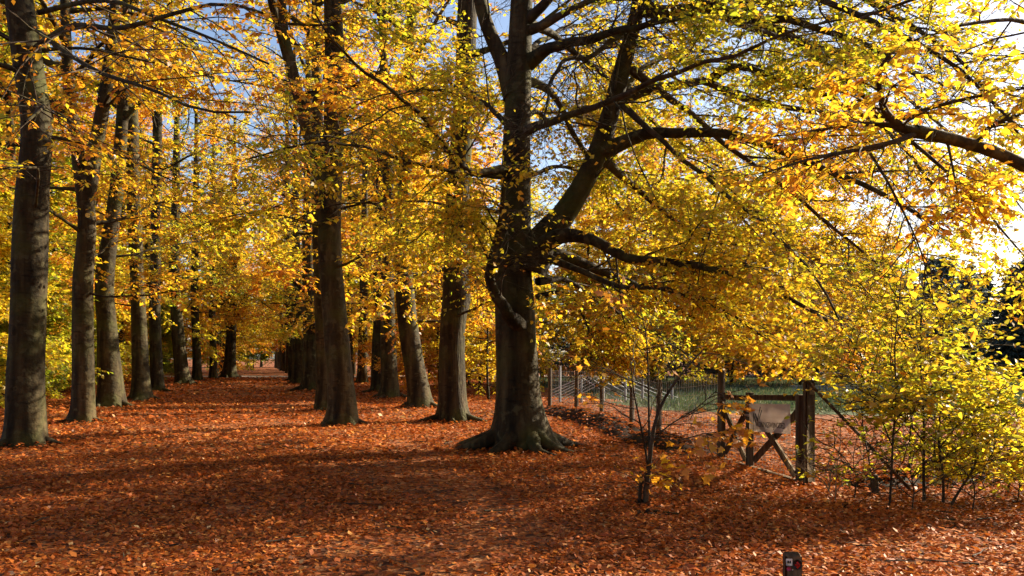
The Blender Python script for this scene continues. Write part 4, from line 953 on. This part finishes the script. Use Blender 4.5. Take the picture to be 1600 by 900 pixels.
for u, w_, nm in ((U0, .1, 'stile'), (UM, .135, 'stile'), (U1, .09, 'stile')): gpart(nm, gp(u, .03), gp(u, {U0: 1.06, UM: 1.12, U1: 1.17}[u]), w_, .07)
gpart('top_rail', gp(UM+.025, 1.05), gp(U1-.018, 1.12), .08, .05); gpart('top_rail', gp(U0+.018, 1.0), gp(UM-.025, 1.03), .08, .05)
gpart('bottom_rail', gp(U0-.03, -.01, .005), gp(U1, -.01, .005), .09, .09)
for (u0, z0, u1, z1, oo) in ((U0+.02, .9, UM-.03, .1, .03), (U0+.02, .12, UM-.03, .92, -.03), (UM+.03, .96, U1-.02, .1, .035), (UM+.03, .12, U1-.02, .96, -.035)):
    gpart('brace', gp(u0, z0, oo), gp(u1, z1, oo), .1, .04)
mb = MB()
for k in range(1, 27):
    u = U0+(U1-U0)*k/27; mb.tube([gp(u, .05, -.06), gp(u, 1.0, -.06)], [.002]*2, 3, False)
for k in range(12): mb.tube([gp(U0, .08+k*.08, -.06), gp(U1, .08+k*.08, -.06)], [.002]*2, 3, False)
o = mb.build('wire_mesh', WIRE, gate); o.location = -goff
mb = MB(); c = gp(UM, .56, .062)
mb.tube([c+np.array([.03*math.cos(a)*gd[0], .03*math.cos(a)*gd[1], .03*math.sin(a)]) for a in np.linspace(0, 6.28, 13)], [.008]*13, 6); o = mb.build('latch_ring', STEEL, gate, smooth_=True); o.location = -goff
mb = MB(); mb.bar(gp(UM-.02, .78, .05), gp(UM+.03, .78, .05), .03, .03); o = mb.build('latch', STEEL, gate); o.location = -goff
# sign on the gate, facing the camera
sx0, sx1, sz0, sz1 = UM+.065, U1-.03, .60, 1.0
so = gp((sx0+sx1)/2, (sz0+sz1)/2, .085); sw = (sx1-sx0)*gl; sh = sz1-sz0
sign = empty('banner_sign', so, math.atan2(gd[1], gd[0])); sign.rotation_euler = (0, -math.atan2(.06, sw), math.atan2(gd[1], gd[0])); tag(sign, 'translucent pale banner with a pen-stroke logo and dark lettering fixed to the gate', 'sign')
mb = MB(); mb.box((0, 0, 0), (sw, .006, sh), None, .001); mb.build('board', BANNER, sign)
def text(s, size, loc, mat, parent, name='lettering', sx=1.0):
    cu = bpy.data.curves.new('t', 'FONT'); cu.body = s; cu.size = size; cu.align_x = 'LEFT'; cu.extrude = .0008
    t = bpy.data.objects.new('t', cu); COL.objects.link(t); dg = bpy.context.evaluated_depsgraph_get(); dg.update()
    me = bpy.data.meshes.new_from_object(t.evaluated_get(dg)); bpy.data.objects.remove(t); bpy.data.curves.remove(cu)
    me.materials.clear(); me.materials.append(mat); o = link(name, me, parent); o.location = loc; o.rotation_euler = (R(90), 0, 0); o.scale = (sx, 1, 1)
    return o
tx = text('KONINGSWIJNGOED', .11, (-sw*.30, -.0055, -sh*.33), INK, sign)
bpy.context.view_layer.update(); tx.scale = (sw*.68/max(tx.dimensions.x, .01), 1, 1)
mb = MB()
for (a, b, w_) in (((-.385, -.44), (-.385, .17), .014), ((-.385, .12), (-.30, -.30), .02), ((-.335, .15), (-.275, -.12), .022), ((-.285, -.12), (-.20, .40), .02), ((-.24, -.05), (-.165, .28), .016)):
    mb.bar((a[0]*sw, -.0055, a[1]*sh), (b[0]*sw, -.0055, b[1]*sh), w_, .004, .001, up=(0, 1, 0))
mb.build('logo_stroke', INK, sign)
# pole leaning against the gate post
mb = MB(); a = P(1263, 597, 11.0); b = P(1352, 676, 10.6); b[2] = max(b[2], .0)
pole_end = np.array([b[0]+.55, b[1]-.05, float(gh(b[0]+.55, b[1]))])
mb.tube([a, (a+pole_end)/2+np.array([0, 0, .01]), pole_end], [.02, .021, .022], 8); tag(mb.build('strut_pole', DARKWOOD), 'round pole slanting from the gate post down into the yellow saplings', 'pole')
mb = MB(); x, y = G(1367, 768); z = float(gh(x, y)); mb.tube([(x, y, z-.15), (x+.005, y, z+.1), (x+.01, y, z+.24)], [.045, .042, .03], 9); tag(mb.build('post_stub', DARKWOOD), 'short rotten post stub in the leaves behind the saplings', 'post')

# ------------------------------------------------------------------ way-marker post at the bottom edge
my = 5.2; mx = (1238-800)/F*my; mz = float(gh(mx, my)); mh = CH-(864-HZ)/F*my-mz
mk = tag(empty('waymarker_post', (mx, my, mz), R(-8)), 'short square waymarker post with coloured route discs at the bottom edge', 'post')
mb = MB(); mb.box((0, 0, mh/2-.15), (.10, .10, mh+.3), None, .012); mb.build('shaft', DARKWOOD, mk)
mb = MB(); mb.box((-.028, -.0525, mh-.045), (.038, .005, .042), None, .001); pl = mb.build('plate', WHITE, mk)
def disc(cx, cz, rx, rz, yo, mat, name, par):
    mb = MB(); n = 18; V = []; 
    for yy in (yo, yo+.003):
        for k in range(n): V.append((cx+rx*math.cos(k*2*math.pi/n), yy, cz+rz*math.sin(k*2*math.pi/n)))
    V += [(cx, yo, cz)]
    Q = [[k, (k+1) % n, n+(k+1) % n, n+k] for k in range(n)]+[[k, (k+1) % n, 2*n, 2*n] for k in range(n)]
    mb.add(V, Q); return mb.build(name, mat, par)
disc(-.034, mh-.043, .005, .009, -.0565, BLACK, 'footprint', pl); disc(-.022, mh-.043, .005, .009, -.0565, BLACK, 'footprint', pl)
disc(-.03, mh-.085, .013, .013, -.0545, MAGENTA, 'route_disc', mk)
dk = disc(.02, mh-.058, .029, .031, -.0545, BLACK, 'route_disc', mk)
mb = MB(); mb.bar((.005, -.0565, mh-.06), (.026, -.0565, mh-.06), .003, .012, .0005); mb.bar((.016, -.0565, mh-.042), (.032, -.0565, mh-.06), .003, .012, .0005); mb.bar((.016, -.0565, mh-.078), (.032, -.0565, mh-.06), .003, .012, .0005)
mb.build('arrow', RED, dk)
disc(-.008, mh-.09, .004, .004, -.0525, STEEL, 'screw', mk)

# ------------------------------------------------------------------ vineyard trellis beyond the fence
def trellis():
    Y = 31.0
    o = tag(empty('vine_trellis', (3.2, Y, 0)), 'vineyard trellis of grey posts strung with slanting white cords behind the fence', 'trellis'); off = np.array([3.2, Y, 0])
    for px, top in ((875, 572), (908, 588), (943, 588), (977, 575), (1004, 592), (1050, 600)):
        mb = MB(); p = P(px, top, Y); mb.tube([(p[0], Y, -.2), (p[0], Y, p[2])], [.045, .045], 8); q = mb.build('post', GREYWOOD, o); q.location = -off
    def wire(a, b, dy):
        mb = MB(); p = P(*a, Y+dy); q = P(*b, Y+dy); mb.tube([p, (p+q)/2-np.array([0, 0, .01]), q], [.011]*3, 4, False); w_ = mb.build('cord', CORD, o); w_.location = -off
    for k in range(7): wire((861, 613+k*5-3), (914+k*7-4, 589+max(0, k-3)*1.0), -.3+.1*k)
    for k in range(7): wire((906+k*13, 588+k*.8), (985+k*19, 636), .1*k)
    wire((905, 587.5), (988, 588.5), 0); wire((948, 629), (985, 630), .1)
trellis()
def far_fence():
    Y = 38.0
    o = tag(empty('picket_fence', (21, Y, 0)), 'distant grey upright picket fence at the right edge before the dark wood', 'fence'); off = np.array([21, Y, 0])
    px = 1240
    base = None
    while px < 1625:
        p = P(px, 604+rng.uniform(-2, 3), Y); mb = MB(); w_ = rng.uniform(.07, .11); mb.box((p[0], Y+rng.normal(0, .02), p[2]/2-.05), (w_, .025, p[2]+.1), None, .004)
        q = mb.build('picket', GREYWOOD, o); q.location = -off; px += 5.2
    for zz in (.35, .95):
        mb = MB(); mb.bar((12.4, Y+.06, zz), (23.6, Y+.06, zz), .03, .06, .004); q = mb.build('rail', GREYWOOD, o); q.location = -off
far_fence()
def tilted_post(name, px, py0, py1, dx, Y, r, label):
    a = P(px, py1, Y); b = P(px+dx, py0, Y); t = (b-a); a = a-t*max(0, (a[2]+.2)/t[2]); mb = MB(); mb.tube([a, (a+b)/2, b], [r, r, r*.95], 9); return tag(mb.build(name, PALEWOOD), label, 'post')
tilted_post('vineyard_post', 1535, 595, 640, 3, 34, .055, 'upright pale wooden post with a small pinkish board at the far right')
tilted_post('vineyard_post', 1571, 584, 628, -7, 34, .06, 'taller pale wooden post tilting left at the far right edge')
mb = MB(); p = P(1533, 632, 33.9); mb.box(p, (.22, .02, .28), None, .003); tag(mb.build('notice_board', PALEWOOD), 'small pinkish board on the far right post', 'sign')
tr2 = tag(empty('vine_trellis', (18, 30, 0)), 'low trellis of short slanting white cords at the right edge', 'trellis')
for k in range(17):
    mb = MB(); p = P(1528+k*8, 644, 26); q = P(1542+k*8, 656, 26); mb.tube([p, q], [.008]*2, 4, False); w_ = mb.build('cord', CORD, tr2); w_.location = (-18, -30, 0)
for px in (1524, 1590, 1650):
    mb = MB(); p = P(px, 640, 26); mb.tube([(p[0], 26, -.2), (p[0], 26, p[2])], [.03, .03], 8); w_ = mb.build('post', GREYWOOD, tr2); w_.location = (-18, -30, 0)

# meadow grass
def grass():
    r = np.random.default_rng(4); n = 60000
    y = r.uniform(25, 62, n); x = fence_x(y)+3+r.uniform(0, 1, n)**.8*(.66*y+4-fence_x(y)-3)
    k = (x > fence_x(y)+3.3) ; x, y = x[k], y[k]; n = len(x)
    B = np.stack([x, y, gh(x, y)], 1); a = r.uniform(0, 6.28, n); D = nrm(np.stack([np.cos(a)*.4, np.sin(a)*.4, np.ones(n)], 1)); Nn = nrm(np.stack([np.sin(a), -np.cos(a), 0*a], 1)+.2*r.normal(size=(n, 3)))
    V, Q = leafquads(B, D, Nn, r.uniform(.12, .32, n), .14, .2)
    o = link('grass', mesh('grass', V, Q, GRASS, np.clip(.4+.3*r.normal(size=n), 0, 1)), None, 'stuff'); tag(o, 'green meadow grass beyond the fence', 'grass')
grass()
